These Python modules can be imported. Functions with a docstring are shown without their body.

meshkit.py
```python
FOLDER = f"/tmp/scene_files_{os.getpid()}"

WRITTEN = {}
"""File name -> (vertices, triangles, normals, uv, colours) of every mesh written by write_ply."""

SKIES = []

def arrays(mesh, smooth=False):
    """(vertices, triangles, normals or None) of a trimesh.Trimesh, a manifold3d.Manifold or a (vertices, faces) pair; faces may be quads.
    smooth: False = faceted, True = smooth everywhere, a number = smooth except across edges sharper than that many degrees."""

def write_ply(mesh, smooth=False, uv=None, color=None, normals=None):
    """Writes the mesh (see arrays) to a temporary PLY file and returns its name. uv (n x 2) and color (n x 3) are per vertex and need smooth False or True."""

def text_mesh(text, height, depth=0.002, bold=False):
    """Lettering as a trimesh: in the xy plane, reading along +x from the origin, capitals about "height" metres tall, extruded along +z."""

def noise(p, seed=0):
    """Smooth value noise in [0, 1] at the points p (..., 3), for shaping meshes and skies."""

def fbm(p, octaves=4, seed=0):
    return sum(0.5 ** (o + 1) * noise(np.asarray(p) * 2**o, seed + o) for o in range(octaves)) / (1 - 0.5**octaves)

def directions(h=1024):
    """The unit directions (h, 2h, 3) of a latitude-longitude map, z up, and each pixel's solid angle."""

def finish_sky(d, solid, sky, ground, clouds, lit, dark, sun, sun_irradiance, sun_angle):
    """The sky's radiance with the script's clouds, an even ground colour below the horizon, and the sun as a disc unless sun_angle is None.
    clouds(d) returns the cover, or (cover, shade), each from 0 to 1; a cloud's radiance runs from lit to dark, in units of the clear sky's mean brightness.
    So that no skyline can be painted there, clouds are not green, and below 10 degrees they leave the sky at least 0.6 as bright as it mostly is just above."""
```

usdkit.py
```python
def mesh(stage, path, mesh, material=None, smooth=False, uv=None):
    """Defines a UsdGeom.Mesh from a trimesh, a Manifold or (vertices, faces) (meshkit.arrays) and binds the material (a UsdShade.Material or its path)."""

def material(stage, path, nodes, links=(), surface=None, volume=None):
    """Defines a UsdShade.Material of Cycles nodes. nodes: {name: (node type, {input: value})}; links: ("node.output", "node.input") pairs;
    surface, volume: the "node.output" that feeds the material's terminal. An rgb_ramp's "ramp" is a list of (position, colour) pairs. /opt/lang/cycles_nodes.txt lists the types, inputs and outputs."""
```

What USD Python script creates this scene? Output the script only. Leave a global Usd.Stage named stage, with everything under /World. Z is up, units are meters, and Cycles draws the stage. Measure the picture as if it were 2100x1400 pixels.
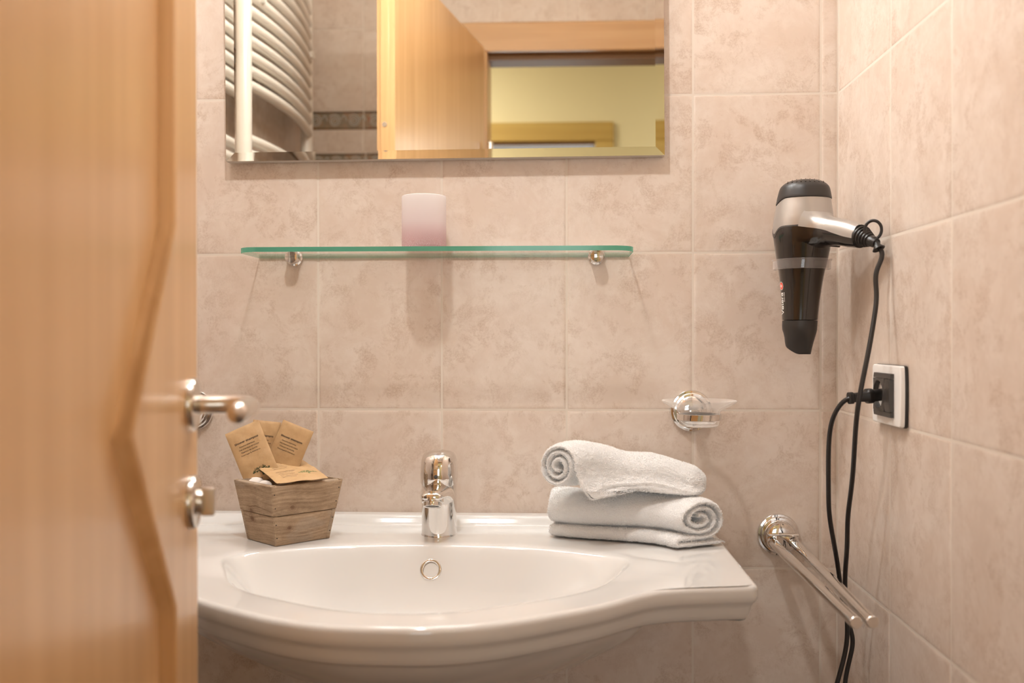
import math, random
import numpy as np, trimesh, manifold3d, shapely
from shapely.geometry import Polygon, Point, LineString, box as sbox
from scipy.interpolate import CubicSpline, PchipInterpolator
from scipy.spatial import cKDTree
from pxr import Usd, UsdGeom, UsdLux, UsdShade, Sdf, Gf, Vt
import usdkit, meshkit

stage = Usd.Stage.CreateInMemory()
UsdGeom.SetStageUpAxis(stage, UsdGeom.Tokens.z)
UsdGeom.SetStageMetersPerUnit(stage, 1.0)
UsdGeom.Xform.Define(stage, '/World')
UsdGeom.Scope.Define(stage, '/World/Looks')

# ------------------------------------------------------------------ camera
EXPOSURE = 0.12
cam = UsdGeom.Camera.Define(stage, '/World/camera')
YAW, PITCH, ROLL = 0.0435, -0.00589, -0.00058
EYE = np.array([-0.45008, -1.56219, 1.12731])
_f = np.array([-math.sin(YAW) * math.cos(PITCH), math.cos(YAW) * math.cos(PITCH), math.sin(PITCH)])
_r = np.array([math.cos(YAW), math.sin(YAW), 0.0])
_u = np.cross(_r, _f)
_r, _u = _r * math.cos(ROLL) + _u * math.sin(ROLL), -_r * math.sin(ROLL) + _u * math.cos(ROLL)
M4 = np.eye(4)
M4[0, :3], M4[1, :3], M4[2, :3], M4[3, :3] = _r, _u, -_f, EYE
cam.AddTransformOp().Set(Gf.Matrix4d(*M4.ravel().tolist()))
cam.CreateHorizontalApertureAttr(36.0)
cam.CreateVerticalApertureAttr(24.0)
cam.CreateFocalLengthAttr(1988.7 * 36 / 2100)
cam.CreateClippingRangeAttr(Gf.Vec2f(0.02, 60))
cam.CreateFStopAttr(3.4)
cam.CreateFocusDistanceAttr(1.47)
cam.CreateExposureAttr(EXPOSURE)

# ------------------------------------------------------------------ light
BULB = ((1.0, 1.01, 1.01), 88.0)            # the long tube lamp above the mirror (built further down)
def place_light(l, color, power, pos, rot=None):
    l.CreateColorAttr(Gf.Vec3f(*color)); l.CreateIntensityAttr(power); l.AddTranslateOp().Set(Gf.Vec3d(*pos))
    if rot: l.AddRotateXYZOp().Set(Gf.Vec3f(*rot))
def disk(name, radius, *a):
    l = UsdLux.DiskLight.Define(stage, '/World/' + name); l.CreateRadiusAttr(radius); place_light(l, *a)
def rect(name, w, h, *a):
    l = UsdLux.RectLight.Define(stage, '/World/' + name); l.CreateWidthAttr(w); l.CreateHeightAttr(h); place_light(l, *a)
def globe(name, radius, *a):
    l = UsdLux.SphereLight.Define(stage, '/World/' + name); l.CreateRadiusAttr(radius); place_light(l, *a)
disk('ceiling_spot_lamp', 0.04, (1.0, 1.01, 1.01), 120.0, (-0.97, -0.74, 2.36), (46, 0, 0))           # two ceiling spots turned to the mirror
disk('ceiling_spot_lamp_001', 0.04, (1.0, 1.01, 1.01), 470.0, (-0.66, -0.74, 2.36), (46, 0, 0))
disk('corridor_lamp', 0.16, (1.0, 0.97, 0.92), 115.0, (-1.35, -2.15, 2.485))                      # corridor ceiling lamp
globe('corridor_wall_lamp', 0.09, (1.0, 0.98, 0.94), 10.0, (0.35, -2.55, 1.95))                  # fill globe added behind the camera to brighten the fronts, no real lamp
rect('far_room_window_light', 1.5, 1.2, (0.86, 0.94, 1.0), 5.0, (-0.55, -4.48, 1.45), (90, 0, 0))   # daylight in the room across the corridor

# ------------------------------------------------------------------ helpers
used = {}
def path_of(name, parent):
    base = parent.GetPath().AppendChild(name) if parent else Sdf.Path('/World').AppendChild(name)
    n = used.get(base, 0); used[base] = n + 1
    return str(base) if n == 0 else f'{base}_{n:03d}'
def tag(p, label=None, cat=None, group=None, kind=None):
    for k, v in (('label', label), ('category', cat), ('group', group), ('kind', kind)):
        if v: p.SetCustomDataByKey(k, v)
    return p
def thing(name, label, cat, loc=(0, 0, 0), group=None, kind=None):
    x = UsdGeom.Xform.Define(stage, path_of(name, None))
    x.AddTranslateOp().Set(Gf.Vec3d(*map(float, loc)))
    p = x.GetPrim(); p_loc[p.GetPath()] = np.array(loc, float)
    return tag(p, label, cat, group, kind)
p_loc = {}
def base_of(p):
    while p and p.GetPath() not in p_loc: p = p.GetParent()
    return p_loc[p.GetPath()] if p else np.zeros(3)
def part(name, mesh, mat, parent, smooth=30, label=None, kind=None, color=None):
    """mesh is given in world coordinates"""
    pth = path_of(name, parent)
    off = base_of(parent) if parent else np.zeros(3)
    if hasattr(mesh, 'to_mesh'):
        m = mesh.to_mesh(); mesh = (np.array(m.vert_properties[:, :3]), np.array(m.tri_verts))
    if isinstance(mesh, tuple): v, f = np.asarray(mesh[0], float), np.asarray(mesh[1], int)
    else: v, f = np.array(mesh.vertices), np.array(mesh.faces)
    if f.shape[1] == 4: f = np.vstack([f[:, [0, 1, 2]], f[:, [0, 2, 3]]])
    g = usdkit.mesh(stage, pth, trimesh.Trimesh(v - off, f, process=False), mat, smooth=smooth)
    if color is not None:
        pv = UsdGeom.PrimvarsAPI(g).CreatePrimvar('tone', Sdf.ValueTypeNames.Color3fArray, 'vertex')
        pv.Set(Vt.Vec3fArray.FromNumpy(np.asarray(color, np.float32)))
    return tag(g.GetPrim(), label, kind=kind)
def cat(*ms): return trimesh.util.concatenate([m for m in ms])
def tm(v, f): 
    f = np.asarray(f)
    if f.shape[1] == 4: f = np.vstack([f[:, [0, 1, 2]], f[:, [0, 2, 3]]])
    return trimesh.Trimesh(np.asarray(v, float), f, process=False)
def loft(rings, cap0=True, cap1=True, closed=True):
    R = np.asarray(rings, float); k, n = R.shape[:2]
    v = R.reshape(-1, 3); q = []
    m = n if closed else n - 1
    i, j = np.meshgrid(np.arange(k - 1), np.arange(m), indexing='ij')
    j2 = (j + 1) % n
    q = np.stack([i * n + j, i * n + j2, (i + 1) * n + j2, (i + 1) * n + j], -1).reshape(-1, 4)
    f = np.vstack([q[:, [0, 1, 2]], q[:, [0, 2, 3]]])
    extra = []
    if closed and cap0:
        c = len(v); v = np.vstack([v, R[0].mean(0)]); f = np.vstack([f, np.stack([np.full(n, c), (np.arange(n) + 1) % n, np.arange(n)], 1)])
    if closed and cap1:
        c = len(v); v = np.vstack([v, R[-1].mean(0)]); b = (k - 1) * n
        f = np.vstack([f, np.stack([np.full(n, c), b + np.arange(n), b + (np.arange(n) + 1) % n], 1)])
    return trimesh.Trimesh(v, f, process=False)
def frame(d):
    d = np.asarray(d, float); d = d / np.linalg.norm(d)
    a = np.cross(d, [0, 0, 1.0] if abs(d[2]) < 0.9 else [1.0, 0, 0]); a /= np.linalg.norm(a)
    return a, np.cross(d, a), d
def lathe(profile, origin=(0, 0, 0), axis=(0, 0, 1), n=48, cap0=True, cap1=True):
    a, b, d = frame(axis); o = np.asarray(origin, float)
    t = np.arange(n) * 2 * np.pi / n
    rings = [o + d * z + r * (np.cos(t)[:, None] * a + np.sin(t)[:, None] * b) for r, z in profile]
    return loft(rings, cap0, cap1)
def spline(pts, n=80):
    p = np.asarray(pts, float); s = np.r_[0, np.cumsum(np.linalg.norm(np.diff(p, axis=0), axis=1))]
    return CubicSpline(s, p)(np.linspace(0, s[-1], n))
def tube(p, r, n=14, caps=True, closed=False):
    p = np.asarray(p, float); t = np.gradient(p, axis=0)
    if closed: t = np.roll(p, -1, 0) - np.roll(p, 1, 0)
    t /= np.linalg.norm(t, axis=1, keepdims=True)
    a = frame(t[0])[0]; rings = []; ang = np.arange(n) * 2 * np.pi / n
    r = np.broadcast_to(r, (len(p),))
    for i in range(len(p)):
        a = a - t[i] * (a @ t[i]); a /= np.linalg.norm(a); b = np.cross(t[i], a)
        rings.append(p[i] + r[i] * (np.cos(ang)[:, None] * a + np.sin(ang)[:, None] * b))
    if closed: rings.append(rings[0])
    return loft(rings, caps and not closed, caps and not closed)
def box3(x0, x1, y0, y1, z0, z1):
    return trimesh.creation.box(bounds=[[min(x0, x1), min(y0, y1), min(z0, z1)], [max(x0, x1), max(y0, y1), max(z0, z1)]])
def rbox(x0, x1, y0, y1, z0, z1, r=0.003, k=1):
    s = trimesh.creation.icosphere(k, r).vertices
    c = np.array([[x, y, z] for x in (min(x0, x1) + r, max(x0, x1) - r) for y in (min(y0, y1) + r, max(y0, y1) - r) for z in (min(z0, z1) + r, max(z0, z1) - r)])
    return trimesh.convex.convex_hull((c[:, None] + s[None]).reshape(-1, 3))
def place(mesh, X, Y, Z, o):
    """local axes to world axes X, Y, Z at o"""
    m = mesh.copy(); v = np.array(m.vertices)
    m.vertices = v[:, :1] * np.asarray(X) + v[:, 1:2] * np.asarray(Y) + v[:, 2:3] * np.asarray(Z) + np.asarray(o)
    return m
def prism(poly, h):
    return trimesh.creation.extrude_polygon(poly, h, engine='earcut')

# ------------------------------------------------------------------ materials
def mat(name, nodes, links=(), surface='p.BSDF', volume=None):
    return usdkit.material(stage, '/World/Looks/' + name, nodes, links, surface=surface, volume=volume)
def plain(name, color, rough=0.5, **kw):
    return mat(name, {'p': ('principled_bsdf', dict(base_color=color, roughness=rough, **kw))})

def tile_material(name, shift):
    return mat(name, {
        'g': ('geometry', {}), 'o': ('object_info', {}),
        's': ('math', {'math_type': 'multiply', 'value2': 37.0}),
        'c': ('combine_xyz', {}), 'add': ('mix', {'mix_type': 'add', 'fac': 1.0}),
        'n1': ('noise_texture', {'scale': 11.0, 'detail': 8.0, 'roughness': 0.72, 'distortion': 0.3}),
        'n2': ('noise_texture', {'scale': 22.0, 'detail': 10.0, 'roughness': 0.74, 'distortion': 0.35}),
        'n3': ('noise_texture', {'scale': 330.0, 'detail': 4.0, 'roughness': 0.75}),
        'n4': ('noise_texture', {'scale': 8.0, 'detail': 4.0, 'roughness': 0.6}),
        'r1': ('rgb_ramp', {'ramp': [(0.0, (0.672, 0.548, 0.455)), (0.40, (0.685, 0.56, 0.467)), (0.60, (0.742, 0.636, 0.55)), (1.0, (0.78, 0.695, 0.625))]}),
        'f2': ('rgb_ramp', {'ramp': [(0.0, (0, 0, 0)), (0.49, (0, 0, 0)), (0.55, (0.55, 0.55, 0.55)), (0.66, (1, 1, 1)), (1.0, (1, 1, 1))]}),
        'f3': ('rgb_ramp', {'ramp': [(0.0, (0.0, 0.0, 0.0)), (0.38, (0.15, 0.15, 0.15)), (0.55, (0.8, 0.8, 0.8)), (0.65, (1, 1, 1)), (1.0, (1, 1, 1))]}),
        'f4': ('rgb_ramp', {'ramp': [(0.0, (0.12, 0.12, 0.12)), (0.40, (0.3, 0.3, 0.3)), (0.56, (1, 1, 1)), (1.0, (1, 1, 1))]}),
        'mm': ('mix', {'mix_type': 'multiply', 'fac': 1.0}),
        'mm2': ('mix', {'mix_type': 'multiply', 'fac': 1.0}),
        'bw': ('rgb_to_bw', {}), 'k': ('math', {'math_type': 'multiply', 'value2': 0.64}),
        'mix': ('mix', {'color2': (0.40, 0.245, 0.145)}),
        'rr': ('rgb_ramp', {'ramp': [(0.0, (0.24, 0.24, 0.24)), (1.0, (0.38, 0.38, 0.38))]}), 'rb': ('rgb_to_bw', {}),
        'b': ('bump', {'strength': 0.12, 'distance': 0.0012}),
        'p': ('principled_bsdf', {'roughness': 0.3, 'specular_ior_level': 0.45})},
        [('o.random', 's.value1'), ('s.value', 'c.x'), ('s.value', 'c.z'), ('g.position', 'add.color1'), ('c.vector', 'add.color2'),
         ('add.color', 'n1.vector'), ('add.color', 'n2.vector'), ('add.color', 'n3.vector'), ('add.color', 'n4.vector'),
         ('n1.fac', 'r1.fac'), ('n2.fac', 'f2.fac'), ('n3.fac', 'f3.fac'), ('n4.fac', 'f4.fac'),
         ('f2.color', 'mm.color1'), ('f3.color', 'mm.color2'), ('mm.color', 'mm2.color1'), ('f4.color', 'mm2.color2'),
         ('mm2.color', 'bw.color'), ('bw.val', 'k.value1'), ('k.value', 'mix.fac'),
         ('r1.color', 'mix.color1'), ('mix.color', 'p.base_color'), ('n1.fac', 'rr.fac'), ('rr.color', 'rb.color'), ('rb.val', 'p.roughness'),
         ('n1.fac', 'b.height'), ('b.normal', 'p.normal')])
M_TILE = tile_material('tile', 0)
M_GROUT = plain('grout', (0.74, 0.65, 0.56), 0.85)
M_CERAMIC = plain('ceramic', (0.71, 0.685, 0.655), 0.08, specular_ior_level=0.5, coat_weight=0.3, coat_roughness=0.03)
M_CHROME = plain('chrome', (0.80, 0.78, 0.76), 0.06, metallic=1.0)
M_CHROME_DULL = plain('chrome_waterstained', (0.72, 0.69, 0.67), 0.28, metallic=1.0)
M_MIRROR = plain('mirror_silver', (0.86, 0.87, 0.82), 0.0, metallic=1.0)
M_NICKEL = plain('satin_nickel', (0.72, 0.66, 0.60), 0.22, metallic=1.0)
M_ENAMEL = plain('white_enamel', (0.84, 0.78, 0.70), 0.25)
M_DARK = plain('dark_hole', (0.03, 0.025, 0.022), 0.6)

def wood(name, c0, c1, c2, rough=0.33, axis='z', scale=1.0):
    sc = {'z': (28 * scale, 28 * scale, 1.2 * scale), 'x': (1.2 * scale, 28 * scale, 28 * scale)}[axis]
    return mat(name, {
        't': ('texture_coordinate', {}), 'm': ('mapping', {'scale': sc}), 'g': ('geometry', {}),
        'n': ('noise_texture', {'scale': 1.0, 'detail': 5.0, 'roughness': 0.6, 'distortion': 0.3}),
        'n2': ('noise_texture', {'scale': 8.0, 'detail': 4.0, 'roughness': 0.7}),
        'r': ('rgb_ramp', {'ramp': [(0.0, c0), (0.45, c1), (0.62, c2), (1.0, c2)]}),
        'b': ('bump', {'strength': 0.05, 'distance': 0.001}),
        'p': ('principled_bsdf', {'roughness': rough, 'specular_ior_level': 0.5, 'coat_weight': 0.25, 'coat_roughness': 0.18})},
        [('g.position', 'm.vector'), ('m.vector', 'n.vector'), ('m.vector', 'n2.vector'), ('n.fac', 'r.fac'), ('r.color', 'p.base_color'), ('n2.fac', 'b.height'), ('b.normal', 'p.normal')])
M_BEECH = wood('beech', (0.61, 0.345, 0.145), (0.69, 0.405, 0.18), (0.76, 0.465, 0.22))
M_BEECH_H = wood('beech_horizontal', (0.52, 0.29, 0.13), (0.60, 0.35, 0.165), (0.66, 0.40, 0.20), axis='x')
M_OCHRE = wood('ochre_wood', (0.40, 0.25, 0.06), (0.46, 0.29, 0.075), (0.50, 0.33, 0.09), axis='x')

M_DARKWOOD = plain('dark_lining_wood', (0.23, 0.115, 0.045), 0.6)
def tone_mat(name, rough=0.8, bump=0.3, bscale=500.0, dist=0.0006, spec=0.3):
    return mat(name, {'a': ('attribute', {'attribute': 'tone'}), 'g': ('geometry', {}),
                      'n': ('noise_texture', {'scale': bscale, 'detail': 4.0, 'roughness': 0.65}),
                      'v': ('rgb_ramp', {'ramp': [(0.0, (0.78, 0.78, 0.78)), (0.5, (1, 1, 1)), (1.0, (1.12, 1.12, 1.12))]}),
                      'mu': ('mix', {'mix_type': 'multiply', 'fac': 1.0}),
                      'b': ('bump', {'strength': bump, 'distance': dist}),
                      'p': ('principled_bsdf', {'roughness': rough, 'specular_ior_level': spec})},
               [('g.position', 'n.vector'), ('n.fac', 'v.fac'), ('a.color', 'mu.color1'), ('v.color', 'mu.color2'), ('mu.color', 'p.base_color'), ('n.fac', 'b.height'), ('b.normal', 'p.normal')])
M_PLANK = tone_mat('weathered_plank')
M_KRAFT = mat('kraft_paper', {'g': ('geometry', {}), 'n': ('noise_texture', {'scale': 60.0, 'detail': 6.0, 'roughness': 0.7}),
    'n2': ('noise_texture', {'scale': 900.0, 'detail': 2.0}),
    'r': ('rgb_ramp', {'ramp': [(0.0, (0.44, 0.265, 0.125)), (0.5, (0.53, 0.335, 0.165)), (1.0, (0.62, 0.41, 0.21))]}),
    'b': ('bump', {'strength': 0.25, 'distance': 0.0008}), 'p': ('principled_bsdf', {'roughness': 0.55, 'specular_ior_level': 0.4})},
    [('g.position', 'n.vector'), ('g.position', 'n2.vector'), ('n.fac', 'r.fac'), ('r.color', 'p.base_color'), ('n.fac', 'b.height'), ('b.normal', 'p.normal')])
M_INK = plain('black_ink', (0.035, 0.025, 0.02), 0.6)
M_GREEN = plain('green_ink', (0.16, 0.20, 0.07), 0.6)
M_DGREEN = plain('dark_green_ink', (0.05, 0.07, 0.025), 0.6)
M_PEBBLE = plain('white_pebble', (0.78, 0.70, 0.64), 0.5)
M_TERRY = mat('terry_cloth', {'g': ('geometry', {}), 'n': ('noise_texture', {'scale': 420.0, 'detail': 3.0, 'roughness': 0.7}),
    'v': ('voronoi_texture', {'scale': 620.0}) if False else ('noise_texture', {'scale': 900.0, 'detail': 2.0}),
    'r': ('rgb_ramp', {'ramp': [(0.0, (0.84, 0.815, 0.79)), (0.5, (0.93, 0.91, 0.89)), (1.0, (0.96, 0.945, 0.93))]}),
    'b': ('bump', {'strength': 1.0, 'distance': 0.0026}), 'p': ('principled_bsdf', {'roughness': 0.95, 'specular_ior_level': 0.1, 'sheen_weight': 0.35, 'sheen_roughness': 0.5})},
    [('g.position', 'n.vector'), ('g.position', 'v.vector'), ('n.fac', 'r.fac'), ('r.color', 'p.base_color'), ('n.fac', 'b.height'), ('b.normal', 'p.normal')])
M_PILE = plain('terry_pile', (0.95, 0.93, 0.91), 0.9, specular_ior_level=0.1)
M_BLACK_GLOSS = plain('glossy_black_plastic', (0.012, 0.009, 0.008), 0.10, specular_ior_level=0.6, coat_weight=0.5, coat_roughness=0.04)
M_BLACK_MATTE = plain('matte_black_plastic', (0.028, 0.024, 0.022), 0.42)
M_SILVER = plain('silver_plastic', (0.52, 0.495, 0.47), 0.33, metallic=0.7)
M_RUBBER = plain('black_rubber', (0.016, 0.013, 0.012), 0.38)
M_GREYPLASTIC = plain('dark_grey_plastic', (0.055, 0.048, 0.043), 0.4)
M_WHITEPLASTIC = plain('white_plastic', (0.93, 0.90, 0.87), 0.25)
M_RED = plain('red_print', (0.80, 0.07, 0.03), 0.4)
M_PRINT = plain('pale_print', (0.86, 0.82, 0.77), 0.4)
M_YELLOW = plain('yellow_plaster', (0.72, 0.62, 0.38), 0.9)
M_WHITE = plain('white_plaster', (0.80, 0.75, 0.68), 0.9)
M_FLOOR = plain('floor_tile', (0.13, 0.085, 0.06), 0.35)
M_EMIT = mat('lamp_globe', {'e': ('emission', {'color': BULB[0], 'strength': BULB[1]})}, surface='e.emission')

def pane(name, tint, ior=1.5, gloss=(1, 1, 1), rough=0.0, extra=None, rim=None):
    nodes = {'t': ('transparent_bsdf', {'color': tint}), 'g': ('glossy_bsdf', {'color': gloss, 'roughness': rough}), 'f': ('fresnel', {'IOR': ior}), 'geo': ('geometry', {}), 'inv': ('math', {'math_type': 'subtract', 'value1': 1.0}), 'mul': ('math', {'math_type': 'multiply'}), 'm': ('mix_closure', {})}
    links = [('geo.backfacing', 'inv.value2'), ('inv.value', 'mul.value1'), ('f.fac', 'mul.value2'), ('mul.value', 'm.fac'), ('t.BSDF', 'm.closure1'), ('g.BSDF', 'm.closure2')]
    s = 'm.closure'
    if extra:
        nodes['d'] = ('diffuse_bsdf', {'color': extra[0]}); nodes['m2'] = ('mix_closure', {'fac': extra[1]})
        links += [('m.closure', 'm2.closure1'), ('d.BSDF', 'm2.closure2')]; s = 'm2.closure'
    if rim:
        nodes.update({'lw': ('layer_weight', {'blend': 0.35}), 'pw': ('math', {'math_type': 'power', 'value2': 2.2}), 'sc': ('math', {'math_type': 'multiply', 'value2': rim[1]}), 'rd': ('diffuse_bsdf', {'color': rim[0]}), 'm3': ('mix_closure', {})})
        links += [('lw.facing', 'pw.value1'), ('pw.value', 'sc.value1'), ('sc.value', 'm3.fac'), (s, 'm3.closure1'), ('rd.BSDF', 'm3.closure2')]; s = 'm3.closure'
    return mat(name, nodes, links, surface=s)
M_PANE = pane('shelf_glass', (0.980, 0.992, 0.986))
M_EDGE = mat('green_glass_edge', {'p': ('principled_bsdf', {'base_color': (0.10, 0.36, 0.25), 'roughness': 0.1}), 't': ('translucent_bsdf', {'color': (0.16, 0.50, 0.36)}), 'm': ('mix_closure', {'fac': 0.35})},
             [('p.BSDF', 'm.closure1'), ('t.BSDF', 'm.closure2')], surface='m.closure')
M_CLEAR = pane('clear_plastic', (0.95, 0.93, 0.92), ior=1.5, rough=0.02, extra=((0.85, 0.80, 0.77), 0.07), rim=((0.92, 0.86, 0.84), 0.5))
M_DISHGLASS = pane('dish_glass', (0.97, 0.965, 0.96), ior=1.5, rough=0.01, extra=((0.90, 0.86, 0.82), 0.05), rim=((0.92, 0.87, 0.82), 0.55))
M_FROST = mat('frosted_pink_glass', {'g': ('geometry', {}), 's': ('separate_xyz', {}), 'mr': ('map_range', {'from_min': 1.262, 'from_max': 1.345, 'clamp': True}),
    'n': ('noise_texture', {'scale': 700.0, 'detail': 2.0, 'roughness': 0.6}), 'nr': ('rgb_ramp', {'ramp': [(0.0, (0, 0, 0)), (0.5, (0, 0, 0)), (0.6, (1, 1, 1)), (1, (1, 1, 1))]}),
    'lo': ('rgb_ramp', {'ramp': [(0.0, (1, 1, 1)), (0.32, (0, 0, 0)), (1, (0, 0, 0))]}), 'mu': ('mix', {'mix_type': 'multiply', 'fac': 1.0}), 'bw': ('rgb_to_bw', {}),
    'r': ('rgb_ramp', {'ramp': [(0.0, (0.72, 0.47, 0.47)), (0.22, (0.80, 0.62, 0.62)), (0.5, (0.90, 0.83, 0.82)), (1.0, (0.93, 0.90, 0.885))]}),
    'ar': ('rgb_ramp', {'ramp': [(0.0, (0.42, 0.42, 0.42)), (0.4, (0.2, 0.2, 0.2)), (1.0, (0.08, 0.08, 0.08))]}), 'ab': ('rgb_to_bw', {}),
    'mx': ('mix', {'color2': (0.9, 0.82, 0.82)}),
    'p': ('principled_bsdf', {'roughness': 0.35}), 'tl': ('translucent_bsdf', {}), 'tr': ('transparent_bsdf', {'color': (0.95, 0.88, 0.88)}),
    'm1': ('mix_closure', {'fac': 0.45}), 'm2': ('mix_closure', {})},
    [('g.position', 's.vector'), ('s.z', 'mr.value'), ('mr.result', 'r.fac'), ('mr.result', 'lo.fac'), ('mr.result', 'ar.fac'), ('ar.color', 'ab.color'),
     ('g.position', 'n.vector'), ('n.fac', 'nr.fac'), ('nr.color', 'mu.color1'), ('lo.color', 'mu.color2'), ('mu.color', 'bw.color'), ('bw.val', 'mx.fac'), ('r.color', 'mx.color1'),
     ('mx.color', 'p.base_color'), ('mx.color', 'tl.color'), ('p.BSDF', 'm1.closure1'), ('tl.BSDF', 'm1.closure2'), ('ab.val', 'm2.fac'), ('m1.closure', 'm2.closure1'), ('tr.BSDF', 'm2.closure2')], surface='m2.closure')
M_WAX = plain('wax', (0.80, 0.70, 0.66), 0.5)
M_ALU = plain('aluminium', (0.7, 0.66, 0.64), 0.3, metallic=1.0)

# ------------------------------------------------------------------ the room shell
ZROWS = [0.0, 0.252, 0.504, 0.756, 1.008, 1.26, 1.512, 1.764, 1.824, 2.076, 2.328, 2.5]   # 1.764 - 1.824 is the border course
BACK_X = [-1.22] + [-0.0267 - k * 0.20168 for k in range(5, -1, -1)] + [0.0]
RIGHT_Y = [0.0, -0.2396, -0.4406, -0.6416, -0.8426, -1.0436, -1.2446, -1.46]
LEFT_Y = [0.0, -0.20, -0.4017, -0.6034, -0.8051, -1.0068, -1.2085, -1.4102, -1.46]
FRONT_X = [-1.22, -1.039, -0.828, -0.617, -0.414, -0.373, -0.169, 0.0]
G = 0.0010                                           # half a joint
CUSHION = [(0.0, -0.0032), (0.0, -0.0016), (0.0009, -0.0008), (0.0028, -0.00025), (0.0065, 0.0)]
def tile_mesh(u0, u1, v0, v1):
    rings = []
    for ins, h in CUSHION:
        a0, a1, b0, b1 = u0 + ins, u1 - ins, v0 + ins, v1 - ins
        rings.append([[a0, b0, h], [a1, b0, h], [a1, b1, h], [a0, b1, h]])
    return loft(rings, cap0=False, cap1=True)
rng = random.Random(7)
def tiled_wall(name, label, xs, to_world, slab, opening=None, border=None):
    w = thing(name, label, 'wall', kind='structure')
    part('grout', slab, M_GROUT, w)
    for i in range(len(xs) - 1):
        u0, u1 = sorted((xs[i], xs[i + 1]))
        for j in range(len(ZROWS) - 1):
            rects = [(u0, u1, ZROWS[j], ZROWS[j + 1])]
            if opening:
                ox0, ox1, oz = opening
                out = []
                for a, b, c, d in rects:
                    if c >= oz or b <= ox0 or a >= ox1: out.append((a, b, c, d)); continue
                    if d > oz + 0.004: out.append((max(a, ox0), min(b, ox1), oz, d))
                    if a < ox0 - 0.004: out.append((a, ox0, c, d))
                    if b > ox1 + 0.004: out.append((ox1, b, c, d))
                rects = out
            for a, b, c, d in rects:
                if b - a < 0.006 or d - c < 0.006: continue
                m = tile_mesh(a + G, b - G, c + G, d - G)
                v = np.array(m.vertices)
                m = tm(to_world(v), m.faces)
                if abs(c - 1.764) < 1e-6 and border:
                    t = part('border_tile', m, M_BORDER, w, smooth=40)
                    border(t, a, b, to_world)
                else:
                    part('tile', m, M_TILE, w, smooth=40)
    return w
M_BORDER = mat('border_tile', {'g': ('geometry', {}), 's': ('separate_xyz', {}), 'n': ('noise_texture', {'scale': 24.0, 'detail': 5.0, 'roughness': 0.7}),
    'r': ('rgb_ramp', {'ramp': [(0.0, (0.16, 0.13, 0.09)), (0.42, (0.24, 0.19, 0.13)), (0.55, (0.33, 0.22, 0.13)), (0.66, (0.36, 0.13, 0.06)), (1.0, (0.3, 0.19, 0.11))]}),
    'mr': ('map_range', {'from_min': 1.764, 'from_max': 1.824, 'clamp': True}),
    'st': ('rgb_ramp', {'ramp': [(0, (0.9, 0.75, 0.55)), (0.07, (0.9, 0.75, 0.55)), (0.075, (0.45, 0.36, 0.26)), (0.13, (0.45, 0.36, 0.26)), (0.135, (1, 1, 1)), (0.86, (1, 1, 1)), (0.865, (0.35, 0.26, 0.19)), (1.0, (0.4, 0.3, 0.2))]}),
    'mu': ('mix', {'mix_type': 'multiply', 'fac': 1.0}), 'p': ('principled_bsdf', {'roughness': 0.35})},
    [('g.position', 's.vector'), ('s.z', 'mr.value'), ('g.position', 'n.vector'), ('n.fac', 'r.fac'), ('mr.result', 'st.fac'), ('r.color', 'mu.color1'), ('st.color', 'mu.color2'), ('mu.color', 'p.base_color')])
M_SCROLL = plain('grey_scroll', (0.52, 0.50, 0.45), 0.4)
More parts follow.
